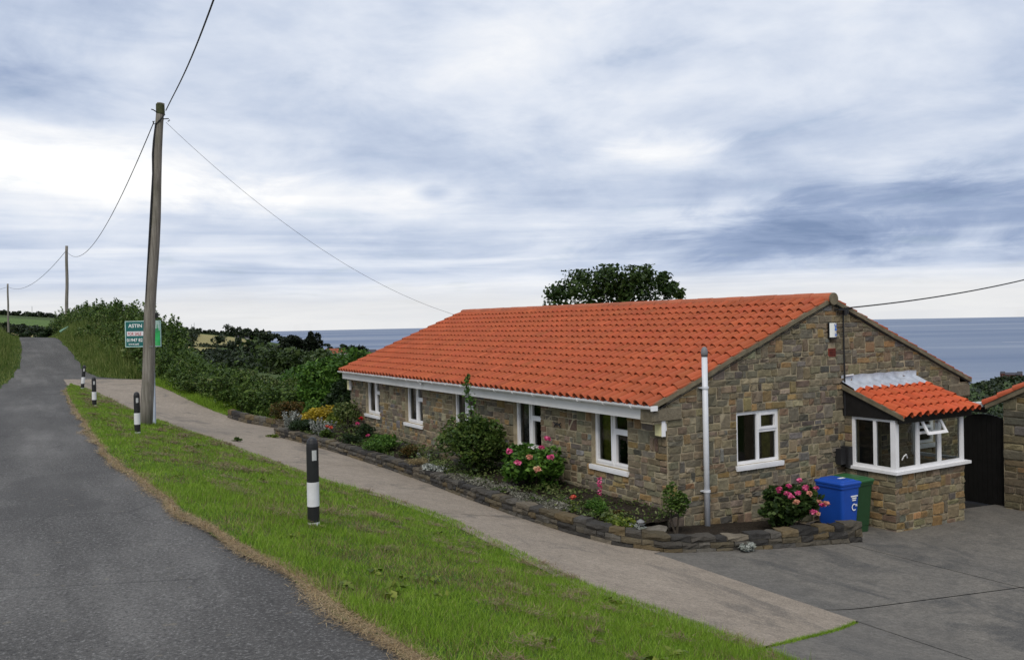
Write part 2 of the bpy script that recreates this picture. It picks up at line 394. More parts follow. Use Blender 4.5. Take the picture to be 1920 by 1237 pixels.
G_BLADE = leaf_mat('grass_blade', (.075, .135, .011), (.155, .275, .020), (.30, .43, .055), .3); G_STRAW = leaf_mat('straw', (.15, .10, .048), (.29, .205, .105), (.46, .36, .20), .15)
G_THATCH = leaf_mat('dead_thatch', (.085, .055, .026), (.17, .118, .062), (.30, .23, .13), .1); G_TALL = leaf_mat('tall_grass', (.034, .07, .012), (.105, .165, .030), (.27, .28, .10), .25)

# ------------------------------------------------------------------ terrain
def itp(x, pts): return np.interp(x, [p[0] for p in pts], [p[1] for p in pts])
ZR = [(-30, 3.15), (-12, 2.75), (-5, 2.52), (0, 2.42), (5, 2.31), (10, 2.21), (20, 2.1), (27, 2.08), (32, 2.16), (38, 2.5), (44, 3.0), (50, 3.55), (55, 3.88), (60, 4.0), (66, 3.95), (75, 3.7), (120, 2.5)]
GX = [(-30, 2.9), (-12, 2.5), (-9.5, 2.43), (-7.6, 2.4), (-6.9, 2.28), (-5.2, 1.86), (-4, 1.5), (-1.6, 1.03), (-.6, .87), (3, .65), (4.35, .54), (8.2, .46), (12, .35), (20, .0), (40, -2)]
SX = [(-7.6, 1.), (-4, .75), (-1.6, .15), (3, 0.)]
def H(x, y):
    """height of the near ground"""
    x = np.asarray(x, float); y = np.asarray(y, float)
    def sm(v, pts, w): return (itp(v-w, pts)+2*itp(v, pts)+itp(v+w, pts))/4
    zr = sm(y, ZR, 2.); g = sm(x, GX, .25)
    z = g+itp(x, SX)*(zr-2.4)
    t = np.clip((y-18)/14, 0, 1); t = t*t*(3-2*t)
    z2 = np.where(x < -7.6, z, zr+itp(x, [(-7.6, 0), (-5, -.12), (-2, -.3), (2, -.6), (12, -1.2)]))
    return z*(1-t)+z2*t
ROADL = [(-40, -11.6), (5, -11.2), (20, -10.2), (29.8, -9.38), (34.7, -8.85), (41.3, -8.39), (47.8, -8.16), (53, -8.15), (62, -8.12), (80, -9.5), (120, -14)]
ROADR = [(-40, -7.6), (-6.4, -7.41), (-3.8, -7.52), (-.9, -7.75), (5.7, -7.89), (13.2, -7.68), (26.7, -7.26), (29.5, -7.02), (31, -6.85)]
ROADR2 = [(33.2, -3.2), (33.8, -4.6), (34.4, -5.3), (36.7, -5.73), (41.2, -5.69), (46.5, -5.75), (51.3, -5.86), (62, -5.9), (80, -7.), (120, -11.5)]
VERGER = [(-40, -3.7), (-5.8, -3.65), (-4.3, -3.72), (-3.25, -3.93), (-1.5, -3.68), (1, -3.37), (3.4, -3.45), (5.4, -4.0), (9, -4.2), (12.1, -4.44), (15.5, -5.04), (20.4, -5.58), (27.2, -6.15), (29.5, -6.5), (31, -6.85)]
PLANTER = [(-2.16, 15.75), (-2.0, 14.6), (-1.73, 12.66), (-1.6, 10.9), (-1.5, 8.2), (-1.54, 6.1), (-1.66, 3.8), (-1.69, 2.2), (-1.62, .6), (-1.37, -.31), (-.78, -.79), (1.08, -1.22), (2.93, -1.46)]
DRIVER = [(-40, -1.05), (-1.0, -1.0), (-.3, -1.33), (.6, -1.58), (2.2, -1.65), (15.7, -2.0), (18.7, -1.34), (20.6, -2.11), (22.7, -2.54), (25.7, -2.95), (28, -3.17), (30.6, -3.5), (33.2, -3.2)]

FT_PX = [-700, 0, 120, 300, 430, 520, 600, 700, 900, 1650, 1815, 1880, 2300]
FT_R = [60, 120, 200, 400, 600, 900, 1200, 1600, 2600]
FT_Z = [[4, 4, 5, 9, 14, 22, 20, 10, -120], [3.9, 3, 3, 7, 12, 19, 15, 0, -120], [3.4, 2.4, 2.4, 5, 9, 15, 12, -10, -120],
        [2, -1, -2.5, -5, -2.5, 3, 0, -40, -120], [1.5, -1.5, -3, -6, -7, -5, -14, -60, -120], [1, -2, -5, -11, -13, -13, -35, -110, -120],
        [.5, -3, -7, -14, -18, -21, -45, -110, -120], [0, -4, -9, -18, -24, -31, -60, -115, -120], [-2, -9, -17, -34, -52, -80, -110, -118, -120],
        [-4, -12, -22, -47, -72, -100, -118, -119, -120], [-4, -12, -22, -41, -55, -70, -84, -116, -120], [-5, -13, -22, -38, -50, -61, -76, -116, -120], [-6, -14, -24, -37, -48, -56, -72, -116, -120]]
FT_AZ = [YAW+math.atan((p-960)/CAMF) for p in FT_PX]
def FAR(az, r):
    lr = np.log(np.maximum(r, 1.)); tab = np.array(FT_Z)
    A = np.array([np.interp(lr, np.log(FT_R), row) for row in tab])         # (naz, n)
    az = np.clip(az, FT_AZ[0], FT_AZ[-1])
    i = np.clip(np.searchsorted(FT_AZ, az)-1, 0, len(FT_AZ)-2); a0 = np.array(FT_AZ)[i]; a1 = np.array(FT_AZ)[i+1]
    w = (az-a0)/(a1-a0); k = np.arange(len(r))
    return A[i, k]*(1-w)+A[i+1, k]*w
def TZ(x, y):
    """height of the whole land: near ground, roadside banks, far country"""
    x = np.atleast_1d(np.asarray(x, float)); y = np.atleast_1d(np.asarray(y, float))
    dx, dy = x-CAM[0], y-CAM[1]; r = np.hypot(dx, dy); az = np.arctan2(dx, dy)
    near = H(np.clip(x, -30, 40), np.clip(y, -30, 110))
    s = lambda v, a, b: (lambda q: q*q*(3-2*q))(np.clip((v-a)/(b-a), 0, 1))
    near = near+1.35*s(x, itp(y, ROADR2)+.25, itp(y, ROADR2)+2.6)*s(y, 33.6, 37.5)*(1-s(x, -1.2, 1.8))
    near = near+.75*s(-x, -itp(y, ROADL)+.5, -itp(y, ROADL)+2.4)*s(y, 22, 32)
    far = FAR(az, r)
    w = s(az, .10, .22); r0 = 70*(1-w)+40*w; r1 = 150*(1-w)+66*w; w = s((r-r0)/(r1-r0), 0, 1); fade = np.where(np.abs(az-.5) > 1.3, 0, 1.)
    return near*(1-w)+(far*fade+near*(1-fade))*w
def ontz(px, py, rmax=2500.):
    """where a view ray meets the land"""
    d = ray(px, py)-CAM; d /= np.linalg.norm(d); t = np.concatenate([np.arange(3, 120, .1), np.arange(120, rmax, 1.)])
    P = CAM+t[:, None]*d; f = P[:, 2]-TZ(P[:, 0], P[:, 1]); i = int(np.argmax(f < 0))
    return P[i] if f.min() < 0 else P[-1]

def build_ground():
    az = np.unique(np.concatenate([np.radians(np.arange(-180, 180, 5.)), np.arange(-.12, 1.2, .0055)]))
    r = np.concatenate([np.arange(0.5, 20, .8), 20*1.028**np.arange(0, 176)])
    A, R = np.meshgrid(az, r, indexing='ij'); x = CAM[0]+R*np.sin(A); y = CAM[1]+R*np.cos(A)
    z = TZ(x.ravel(), y.ravel()).reshape(x.shape)
    foot = ((x > itp(y, ROADL)+.1) & (x < np.where(y < 34, np.maximum(itp(y, DRIVER), np.where(y < 15.6, 9.3, -20)), itp(y, ROADR2))-.1) & (y > -39) & (y < 118))
    z = z-np.where(foot, .14, 0.)
    n, k = A.shape; V = np.stack([x, y, z], -1).reshape(-1, 3)
    i, j = np.meshgrid(np.arange(n), np.arange(k-1), indexing='ij'); i2 = (i+1) % n
    F = np.stack([i*k+j, i2*k+j, i2*k+j+1, i*k+j+1], -1).reshape(-1, 4)[:, ::-1]
    # fields as picture-independent patches of azimuth and distance
    ca = A[i, j].ravel(); cr = R[i, j].ravel()
    def azp(p): return YAW+math.atan((p-960)/CAMF)
    mi = np.zeros(len(F), int)
    for p0, p1, r0, r1, m_ in [(-300, 84, 300, 640, 1), (296, 362, 560, 860, 1), (352, 470, 470, 840, 2), (395, 560, 62, 150, 1), (300, 400, 380, 470, 2), (590, 665, 650, 930, 1), (-300, 60, 200, 300, 2), (640, 760, 300, 700, 1)]:
        mi[(ca > azp(p0)) & (ca < azp(p1)) & (cr > r0) & (cr < r1)] = m_
    g = M('ground', V, F, [GROUND, field_mat('pasture', (.065, .115, .025), (.095, .15, .035)), field_mat('hay_field', (.21, .19, .075), (.29, .25, .11))], smooth=True, midx=mi, org=(0, 0, 0))
    structure(g)
    a = np.radians(np.arange(-180, 180, 1.)); rr = np.concatenate([[200], 400*1.12**np.arange(0, 33), [16300]]); rr = np.unique(np.minimum(rr, 16300))
    A, R = np.meshgrid(a, rr, indexing='ij'); V = np.stack([CAM[0]+R*np.sin(A), CAM[1]+R*np.cos(A), np.full(A.shape, -100.)], -1).reshape(-1, 3)
    n, k = A.shape; i, j = np.meshgrid(np.arange(n), np.arange(k-1), indexing='ij')
    F = np.stack([i*k+j, ((i+1) % n)*k+j, ((i+1) % n)*k+j+1, i*k+j+1], -1).reshape(-1, 4)[:, ::-1]
    structure(M('sea', V, F, SEA, org=(0, 0, -100)))
build_ground()
def strip(name, y0, y1, xl, xr, dz, mat, n=200, k=14, parent=None, jit=0.):
    ys = np.linspace(y0, y1, n); V = []
    for y in ys:
        a, b = float(xl(y)), float(xr(y))
        if jit: a += jit*(random.random()-.5)
        for q in np.linspace(0, 1, k):
            x = a+(b-a)*q; V.append((x, y, float(H(x, y))+dz))
    i, j = np.meshgrid(np.arange(n-1), np.arange(k-1), indexing='ij')
    F = np.stack([i*k+j, i*k+j+1, (i+1)*k+j+1, (i+1)*k+j], -1).reshape(-1, 4)
    return M(name, V, F, mat, parent, smooth=True)
rl = lambda y: itp(y, ROADL); rr_ = lambda y: itp(y, ROADR); vr = lambda y: itp(y, VERGER); dr = lambda y: itp(y, DRIVER)
edge_noise = lambda y: .035*math.sin(y*1.1)+.03*math.sin(y*2.9+1)+.02*math.sin(y*6.1)
structure(strip('road', -39, 31, lambda y: rl(y)-.1, lambda y: rr_(y)+.7, -.012, ASPHALT, 320, 16))
structure(strip('road', 31, 118, lambda y: rl(y)-.1, lambda y: (itp(y, ROADR2) if y > 33.3 else -3.3)+.1, -.012, ASPHALT, 300, 16))
verge = structure(strip('grass_verge', -39, 30.9, lambda y: rr_(y)+(edge_noise(y) if y < 28 else 0), vr, .004, VERGE, 700, 24))
# drive of pale concrete, poured in bays
drive = structure(strip('drive', -4.75, 33.4, lambda y: max(vr(y)-.15, -7.0) if y < 31 else -6.9, lambda y: dr(y)+.35, -.035, MORTAR, 200, 12))
def drv_lo(x): return -5.42+(x+3.53)*.40
yb = [-6., 1.9, 8.6, 15.2, 22, 28.2, 33.3]
def bay(y0, y1, first):
    n, k = 60, 14; V = []
    for i in range(n):
        for j in range(k):
            q = j/(k-1); yy = y0+(y1-y0)*i/(n-1)
            a = max(vr(yy)-.2, -7.) if yy < 30.9 else -6.9; b = dr(yy)+(.3 if yy > -.8 else -.015)
            x = a+(b-a)*q
            if first:
                lo = drv_lo(x); yy2 = lo+(y1-lo)*i/(n-1)
                a = max(vr(yy2)-.2, -7.); b = dr(yy2)+(.3 if yy2 > -.8 else -.015); x = a+(b-a)*q; lo = drv_lo(x); yy = lo+(y1-lo)*i/(n-1)
            V.append((x, yy, float(H(x, yy))+.012))
    i, j = np.meshgrid(np.arange(n-1), np.arange(k-1), indexing='ij')
    F = np.stack([i*k+j, i*k+j+1, (i+1)*k+j+1, (i+1)*k+j], -1).reshape(-1, 4)
    return M('concrete_bay', V, F, DRIVE, drive, smooth=True)
for q in range(len(yb)-1): bay(yb[q]+(.012 if q else 0), yb[q+1]-(0 if q == len(yb)-2 else .012), q == 0)
# yard of darker slabs
def gridsheet(name, fx, fy, n, k, dz, mat, parent=None):
    V = [(lambda x, y: (x, y, float(H(x, y))+dz))(fx(i/(n-1), j/(k-1)), fy(i/(n-1), j/(k-1))) for i in range(n) for j in range(k)]
    i, j = np.meshgrid(np.arange(n-1), np.arange(k-1), indexing='ij')
    F = np.stack([i*k+j, i*k+j+1, (i+1)*k+j+1, (i+1)*k+j], -1).reshape(-1, 4)
    return M(name, V, F, mat, parent, smooth=True)
yard = structure(gridsheet('yard', lambda a, b: -3.7+13.5*b, lambda a, b: -39+39.4*a, 90, 40, -.05, DARK))
xs = [-1.02, 2.55, 5.7, 9.6]; ysl = [-20, -12.2, -7.9, -3.95, .3]
for a in range(len(ysl)-1):
    for b in range(len(xs)-1):
        y0, y1, x0, x1 = ysl[a]+.008, ysl[a+1]-.008, xs[b]+.008, xs[b+1]-.008
        sk = lambda x: -.09*(x+1)
        gridsheet('concrete_slab', lambda p, q: x0+(x1-x0)*q, lambda p, q: y0+(y1-y0)*p+sk(x0+(x1-x0)*q), 16, 18, .004+.004*random.random(), YARD, yard)
gridsheet('concrete_slab', lambda p, q: -3.66+2.62*q, lambda p, q: -9.2+(drv_lo(-3.66+2.62*q)-.03+9.2)*p, 24, 12, .006, YARD, yard)
gridsheet('concrete_slab', lambda p, q: -3.66+2.62*q, lambda p, q: -16+6.78*p, 20, 12, .006, YARD, yard)

def vn(x, y, sc, seed):
    """smooth value noise, 0..1"""
    g = np.random.default_rng(seed).random((64, 64)); u, v = np.asarray(x)*sc+200, np.asarray(y)*sc+200; i, j = np.floor(u).astype(int), np.floor(v).astype(int); f, h = u-i, v-j; f = f*f*(3-2*f); h = h*h*(3-2*h)
    q = lambda a, b: g[a % 64, b % 64]
    return (q(i, j)*(1-f)+q(i+1, j)*f)*(1-h)+(q(i, j+1)*(1-f)+q(i+1, j+1)*f)*h
# ------------------------------------------------------------------ foliage helpers
def unit(v): return v/(np.linalg.norm(v, axis=-1, keepdims=True)+1e-9)
def leaf_geo(P, size, aspect=.55, up=.45, fold=.25, rng=RNG):
    n = len(P); size = np.asarray(size)*np.exp(rng.normal(0, .28, n))
    a = unit(rng.normal(size=(n, 3))*np.array([1, 1, .6])); nn = unit(rng.normal(size=(n, 3))+np.array([0, 0, up*2]))
    b = unit(np.cross(nn, a)); nn = np.cross(a, b)
    L = size[:, None]*.5; Wd = L*aspect
    V = np.empty((n, 4, 3)); V[:, 0] = P-a*L; V[:, 1] = P+b*Wd+nn*Wd*fold; V[:, 2] = P+a*L; V[:, 3] = P-b*Wd+nn*Wd*fold
    base = np.arange(n)[:, None]*4; F = np.concatenate([base+np.array([0, 1, 2]), base+np.array([0, 2, 3])], 0)
    return V.reshape(-1, 3), F
def blade_geo(P, length, width, lean=.5, rng=RNG, flat=0.):
    n = len(P); length = np.asarray(length)*np.exp(rng.normal(0, .25, n))
    t = rng.uniform(0, 2*math.pi, n); side = np.stack([np.cos(t), np.sin(t), np.zeros(n)], -1)
    d = np.stack([rng.normal(0, lean, n), rng.normal(0, lean, n), np.full(n, 1-flat)], -1)
    if flat: d[:, 2] += rng.normal(0, .12, n)
    d = unit(d); w = np.asarray(width)*.5*np.ones(n)
    V = np.empty((n, 3, 3)); V[:, 0] = P-side*w[:, None]; V[:, 1] = P+side*w[:, None]; V[:, 2] = P+d*length[:, None]
    return V.reshape(-1, 3), np.arange(3*n).reshape(-1, 3)
def shell(c, r, n, rng=RNG, inner=.7, upb=.15):
    d = unit(rng.normal(size=(n, 3))+np.array([0, 0, upb])); return np.asarray(c)+d*np.asarray(r)*rng.uniform(inner, 1.03, (n, 1))
def crown_points(c, r, nclump, nleaf, clump=.38, rng=RNG, fill=.25):
    """leaves on the shells of many small clumps spread through an uneven ellipsoid"""
    c = np.asarray(c, float); r = np.asarray(r, float); d = unit(rng.normal(size=(nclump, 3))+np.array([0, 0, .25]))
    cc = c+d*r*(rng.uniform(.35, .82, (nclump, 1))); rad = rng.uniform(.6, 1.25, nclump)*clump
    per = max(4, nleaf//nclump); out = [shell(cc[i], r*rad[i], per, rng) for i in range(nclump)]
    return np.concatenate(out, 0), cc
def stems_geo(base, targets, r0, r1):
    b = B()
    for t in targets:
        p0 = np.asarray(base)+np.array([random.uniform(-1, 1)*r0*2, random.uniform(-1, 1)*r0*2, -.05]); mid = p0*.5+np.asarray(t)*.5+np.array([random.uniform(-.06, .06), random.uniform(-.06, .06), .05])
        b.tube([p0, mid, t], [r0, (r0+r1)/2, r1], 5)
    return b
def bush(name, label, cat, base, r, h, nclump, nleaf, leaf, mat, group=None, clump=.38, aspect=.55, up=.45, stems=6, lift=.0, sr=.012, rng=RNG):
    base = np.asarray(base, float); e = E(name, base)
    rx, ry = r if isinstance(r, tuple) else (r, r)
    P, cc = crown_points(base+np.array([0, 0, lift+(h-lift)*.5]), (rx, ry, (h-lift)*.5), nclump, nleaf, clump, rng)
    P[:, 2] = np.maximum(P[:, 2], base[2]+.01)
    V, F = leaf_geo(P, leaf, aspect, up, rng=rng); M('foliage', V, F, mat, e)
    for _ in range(stems):
        stems_geo(base, [cc[random.randrange(len(cc))]], sr, sr*.5).obj('stem', BARK, e)
    return tag(e, label, cat, group)

def hedge(name, label, cat, line, h, depth, nclump, nleaf, leaf, mat, group=None, zf=TZ, rough=.3, cl=(.45, .9), mat2=None):
    line = np.asarray(line, float); seg = np.linalg.norm(np.diff(line[:, :2], axis=0), axis=1); s = np.concatenate([[0], np.cumsum(seg)]); tot = s[-1]
    q = RNG.uniform(0, tot, nclump); x = np.interp(q, s, line[:, 0]); y = np.interp(q, s, line[:, 1])
    hh = np.interp(q, s, line[:, 2])*h if line.shape[1] > 2 else np.full(nclump, h)
    hh = hh*(1+rough*(.5*np.sin(q*.9+1)+.5*np.sin(q*2.3))*.5)
    x = x+RNG.uniform(-depth, depth, nclump)*.5; y = y+RNG.uniform(-depth, depth, nclump)*.5; z0 = zf(x, y)
    rad = RNG.uniform(cl[0], cl[1], nclump)*min(1, h/1.6)
    z = z0+np.clip(RNG.uniform(0., 1.0, nclump)**.6*hh, .15, None)-rad*.5
    per = max(6, nleaf//nclump); P = np.concatenate([shell((x[i], y[i], z[i]), (rad[i], rad[i], rad[i]*.8), per) for i in range(nclump)], 0)
    e = E(name, (x.mean(), y.mean(), float(z0.min())))
    P[:, 2] = np.maximum(P[:, 2], zf(P[:, 0], P[:, 1])-.05)
    if mat2 is not None:
        k = RNG.random(len(P)) < .35*(.5+.5*np.sin(P[:, 0]*1.3+P[:, 1]*.9)); V, F = leaf_geo(P[k], leaf); M('foliage', V, F, mat2, e); P = P[~k]
    if h > .9 and leaf < .2:
        S = []
        for i in np.argsort(-(z-z0))[:nclump//3]:
            ln = RNG.uniform(.2, .6); q = RNG.uniform(0, 1, (26, 1)); S.append(np.array([x[i], y[i], z[i]+rad[i]*.6])+RNG.normal(0, .35, 3)*np.array([1, 1, .2])*rad[i]+q*np.array([RNG.normal(0, .12), RNG.normal(0, .12), ln])+RNG.normal(0, .035, (26, 3)))
        P = np.concatenate([P]+S)
    V, F = leaf_geo(P, leaf); M('foliage', V, F, mat, e)
    sb = B()
    for i in range(0, nclump, max(1, nclump//40)): sb.tube([(x[i], y[i], z0[i]-.1), (x[i]+.1, y[i], z0[i]+(z[i]-z0[i])*.6), (x[i], y[i]+.1, z[i]+rad[i]*.3)], [.03, .022, .012], 5)
    sb.obj('stems', BARK, e)['kind'] = 'stuff'
    return tag(e, label, cat, group)

# ------------------------------------------------------------------ stone walling
SCOL = [((.170, .148, .105), 6), ((.205, .172, .112), 6), ((.155, .138, .103), 5), ((.150, .139, .116), 1.9), ((.17, .168, .158), .6), ((.235, .165, .085), 2.2), ((.275, .185, .085), .8), ((.19, .14, .095), 2.), ((.26, .225, .155), 2.), ((.105, .095, .080), 1.4), ((.16, .11, .075), .5)]
SW = np.array([w for _, w in SCOL]); SW = SW/SW.sum()
def stone_col(rng, warm=0.):
    w = SW.copy()
    if warm: w[[1, 5, 6, 7, 8]] *= 1+warm*2.2; w /= w.sum()
    c = np.array(SCOL[rng.choice(len(SCOL), p=w)][0]); return np.clip(1.1*c*np.exp(rng.normal(0, .12))*(1+rng.normal(0, .04, 3)), .02, .8)
def courses(v0, v1, forced, lo, hi, rng):
    f = sorted(set([v0, v1]+[q for q in forced if v0 < q < v1])); out = [v0]
    for a, b in zip(f[:-1], f[1:]):
        n = max(1, round((b-a)/((lo+hi)/2))); w = rng.uniform(lo, hi, n); w = w/w.sum()*(b-a); out += list(a+np.cumsum(w))
    return out
def layout(u0, u1, cs, openings, rng, lmin=.12, lmax=.38, jump=.16):
    """rectangles of random-coursed rubble: some stones stand two courses high"""
    blocked = [[] for _ in cs]; res = []
    for k in range(len(cs)-1):
        a, b = cs[k], cs[k+1]; bl = list(blocked[k])
        for (o0, o1, p0, p1) in openings:
            if b > p0+.01 and a < p1-.01: bl.append((o0, o1))
        bl.sort(); free = []; cur = u0
        for (q0, q1) in bl:
            if q0 > cur+.02: free.append((cur, q0))
            cur = max(cur, q1)
        if cur < u1-.02: free.append((cur, u1))
        for (f0, f1) in free:
            x = f0
            while x < f1-.01:
                L = rng.uniform(lmin, lmax)*(.75 if rng.random() < .3 else 1)
                if f1-(x+L) < lmin*.75: L = f1-x
                if L > lmax*1.35: L = L/2
                top = b
                if k+2 < len(cs) and rng.random() < jump and L < .36:
                    ok = all(not (x < q1 and x+L > q0) for (q0, q1) in blocked[k+1]) and all(not (x < o1 and x+L > o0 and cs[k+2] > p0+.01 and b < p1-.01) for (o0, o1, p0, p1) in openings)
                    if ok: blocked[k+1].append((x, x+L)); top = cs[k+2]
                res.append((x, x+L, a, top)); x += L
    return res
def stone_geo(quad, fn, rng, proud=.03, gap=.018, base=-.004):
    """a rock-faced stone: quad in wall coordinates, fn maps (u, v, out) to the place"""
    (uL, uR, vBL, vBR, vTR, vTL) = quad; nx = 5 if uR-uL > .2 else 4; ny = 4
    g = gap*.5; V = []; pr = proud*rng.uniform(.55, 1.3); tx, ty = rng.normal(0, .2, 2)
    for j in range(ny):
        for i in range(nx):
            s = i/(nx-1); q = j/(ny-1); edge = i in (0, nx-1) or j in (0, ny-1)
            if i == 1: s = .05*min(1, .25/max(uR-uL, .05))+.015
            if i == nx-2: s = 1-.05*min(1, .25/max(uR-uL, .05))-.015
            if j == 1: q = .10
            if j == ny-2: q = .90
            u = uL+g+(uR-uL-2*g)*s; vb = vBL+(vBR-vBL)*s; vt = vTL+(vTR-vTL)*s; v = vb+g+(vt-vb-2*g)*q
            if edge: n = base+.004; u += rng.normal(0, .0045); v += rng.normal(0, .0045)
            else: n = pr*(1+tx*(s-.5)+ty*(q-.5))+rng.normal(0, .0075); u += rng.normal(0, .006); v += rng.normal(0, .004)
            V.append(fn(u, v, n))
    F = [(j*nx+i, j*nx+i+1, (j+1)*nx+i+1, (j+1)*nx+i) for j in range(ny-1) for i in range(nx-1)]
    return V, F
def build_stones(quads, fn, parents, budget, rng, proud=.03, warm=0., gap=.018, name='stone', flip=False, rest_parent=None, colfn=None):
    """the largest-looking stones become objects, the rest one joined part"""
    items = []
    for qd in quads:
        c = np.array(fn((qd[0]+qd[1])/2, (qd[2]+qd[5])/2, 0)); d = np.linalg.norm(c-CAM); px = 870/d
        items.append(((qd[1]-qd[0])*((qd[5]-qd[2]+qd[4]-qd[3])/2)*px*px, qd))
    items.sort(key=lambda t: -t[0]); JV = []; JF = []; JC = []
    for k, (ar, qd) in enumerate(items):
        V, F = stone_geo(qd, fn, rng, proud, gap)
        if flip: F = [f[::-1] for f in F]
        c = colfn(qd, rng) if colfn else stone_col(rng, warm)
        if k < budget:
            o = M(name, V, F, STONE, parents, col=np.ones(3)); o.color = (*c, 1)
        else:
            n = len(JV); JV += V; JF += [tuple(i+n for i in f) for f in F]; JC += [c]*len(V)
    if JV:
        o = M(name+'s', JV, JF, STONE, rest_parent or parents, col=np.array(JC)); o['kind'] = 'stuff'
def cells_solid(name, us, vs, holes, fn, t0, t1, mat, parent, top=None):
    """wall slab with openings: grid cells, closed"""
    us = sorted(us); vs = sorted(vs); inside = {}
    for i in range(len(us)-1):
        for j in range(len(vs)-1):
            cu, cv = (us[i]+us[i+1])/2, (vs[j]+vs[j+1])/2
            inside[i, j] = not any(a < cu < b and c < cv < d for a, b, c, d in holes)
    b = B(); vi = {}
    def vt(i, j, k):
        key = (i, j, k)
        if key not in vi:
            v = vs[j]
            if top is not None and j == len(vs)-1: v = top(us[i])
            vi[key] = len(b.V); b.V.append(tuple(map(float, fn(us[i], v, (t0, t1)[k]))))
        return vi[key]
    for (i, j), ok in inside.items():
        if not ok: continue
        b.F.append((vt(i, j, 1), vt(i+1, j, 1), vt(i+1, j+1, 1), vt(i, j+1, 1))); b.F.append((vt(i, j, 0), vt(i, j+1, 0), vt(i+1, j+1, 0), vt(i+1, j, 0)))
        for di, dj, e in ((-1, 0, ((i, j), (i, j+1))), (1, 0, ((i+1, j+1), (i+1, j))), (0, -1, ((i+1, j), (i, j))), (0, 1, ((i, j+1), (i+1, j+1)))):
            if not inside.get((i+di, j+dj), False):
                (p, q), (r, s) = e; b.F.append((vt(p, q, 0), vt(r, s, 0), vt(r, s, 1), vt(p, q, 1)))
    return b.obj(name, mat, parent)

# ------------------------------------------------------------------ the house
HW, HL = 8.0, 14.83
EZ, EX, SL = 3.07, -.32, .40                   # eave height and overhang, slope of the roof
SA = math.atan(SL); CA, SN = math.cos(SA), math.sin(SA)
def rake(x): return EZ+SL*(min(x, HW-x)-EX)
house = E('bungalow', (4, 7.4, .5))
tag(house, 'long stone bungalow with orange pantile roof and a glazed lean-to porch', 'house')
FW = lambda u, v, n: (-n, u, v)                 # front wall: u along Y, out is -X
GW = lambda u, v, n: (u, -n, v)                 # gable wall: u along X, out is -Y
FWIN = [(1.04, 2.107), (3.845, 4.932), (6.722, 7.802), (9.532, 10.65), (12.449, 13.569)]
WB, WT = 1.80, 2.83
fh = [(a, b, WB, WT) for a, b in FWIN]
front_wall = cells_solid('front_wall', [0.02, HL]+[q for w in FWIN for q in w], [.5, WB, WT, 2.98], fh, FW, -.3, 0., MORTAR, house)
GH = [(1.556, 2.604, 1.877, 2.795), (6.5, 7.16, 1.80, 2.55), (4.62, 5.42, .40, 2.42)]
gable_wall = cells_solid('gable_wall', [-.0, HW/2, HW]+[q for w in GH for q in w[:2]], [.2, .40, 1.80, 1.877, 2.42, 2.55, 2.795, 2.93, 3.0], GH, GW, -.3, 0., MORTAR, house, top=lambda u: rake(u)-.11)
B().box(-.30, .0, -.02, .30, 2.74, 2.98).obj('kneeler', MORTAR, house); B().box(HW, HW+.30, 0., .30, 2.70, 2.98).obj('kneeler', MORTAR, house)
b = B(); b.box(HW-.3, HW-.002, .302, HL, .0, 2.98); b.box(.302, HW-.302, HL-.3, HL, .0, 2.98)
b.add([(.3, HL-.001, 2.9), (HW-.3, HL-.001, 2.9), (HW/2, HL-.001, rake(4)-.15), (.3, HL-.29, 2.9), (HW-.3, HL-.29, 2.9), (HW/2, HL-.29, rake(4)-.15)], [(0, 1, 2), (5, 4, 3), (1, 0, 3, 4), (2, 1, 4, 5), (0, 2, 5, 3)])
b.obj('rear_walls', MORTAR, house)
# rooms behind the glass
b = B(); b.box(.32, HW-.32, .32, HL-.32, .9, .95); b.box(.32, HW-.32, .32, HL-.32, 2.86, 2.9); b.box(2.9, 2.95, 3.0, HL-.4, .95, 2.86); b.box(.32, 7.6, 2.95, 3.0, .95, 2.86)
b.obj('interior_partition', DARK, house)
rs = np.random.default_rng(3)
def quads_from(rects, top=None):
    out = []
    for (a, b_, c, d) in rects:
        w = .006*math.sin(a*3.1+c*7); l, r = d, d
        if top: l, r = min(d, top(a+.01)), min(d, top(b_-.01))
        if top:
            if max(l, r)-c < .045: continue
            l = max(l, c+.03); r = max(r, c+.03)
        out.append((a, b_, c, c, r, l))
    return out
cs = courses(.72, 2.80, [WB], .08, .135, rs)
fq = quads_from(layout(.0, HL, cs, [(a-.002, b_+.002, WB, 3.2) for a, b_ in FWIN], rs))
gc = courses(.42, 4.75, [1.80, 1.877, 2.795], .082, .14, rs)
gq = quads_from(layout(.0, HW, gc, [(a-.002, b_+.002, c, d+(.0 if a > 2 else .0)) for a, b_, c, d in GH]+[(3.92, 4.12, 3.67, 3.83)], rs), top=lambda u: rake(u)-.13)
gq = [q for q in gq if not (4.36 < (q[0]+q[1])/2 < 6.35 and q[2] > 2.6 and q[4] < 3.1)]
build_stones(gq, GW, gable_wall, 190, rs, .020)
build_stones(fq, FW, front_wall, 80, rs, .018, flip=True)
# kneeler stones at the eaves
for (x0, x1, z0, z1) in ((-.33, .30, 2.76, 3.02), (HW-.42, HW+.32, 2.66, 2.98)):
    if x0 < 0: V, F = stone_geo((-.03, .30, 2.75, 2.75, 2.97, 2.97), lambda u, v, n: (-.305-n, u, v), rs, .02); o = M('stone', V, F, STONE, gable_wall, col=np.ones(3)); o.color = (.18, .155, .11, 1)
    V, F = stone_geo((x0, x1, z0, z0, z1-.02, z1-.02), lambda u, v, n: (u, -.02-n, v), rs, .03); o = M('stone', V, F, STONE, gable_wall, col=np.ones(3)); o.color = (.19, .165, .12, 1)
B().box(3.925, 4.115, -.022, .02, 3.675, 3.825).obj('air_brick', BRICKRED, house)
b = B()
for z in (3.70, 3.735, 3.77, 3.805): b.box(3.935, 4.105, -.03, -.02, z-.006, z+.006)
b.obj('air_brick_slots', DARK, house)

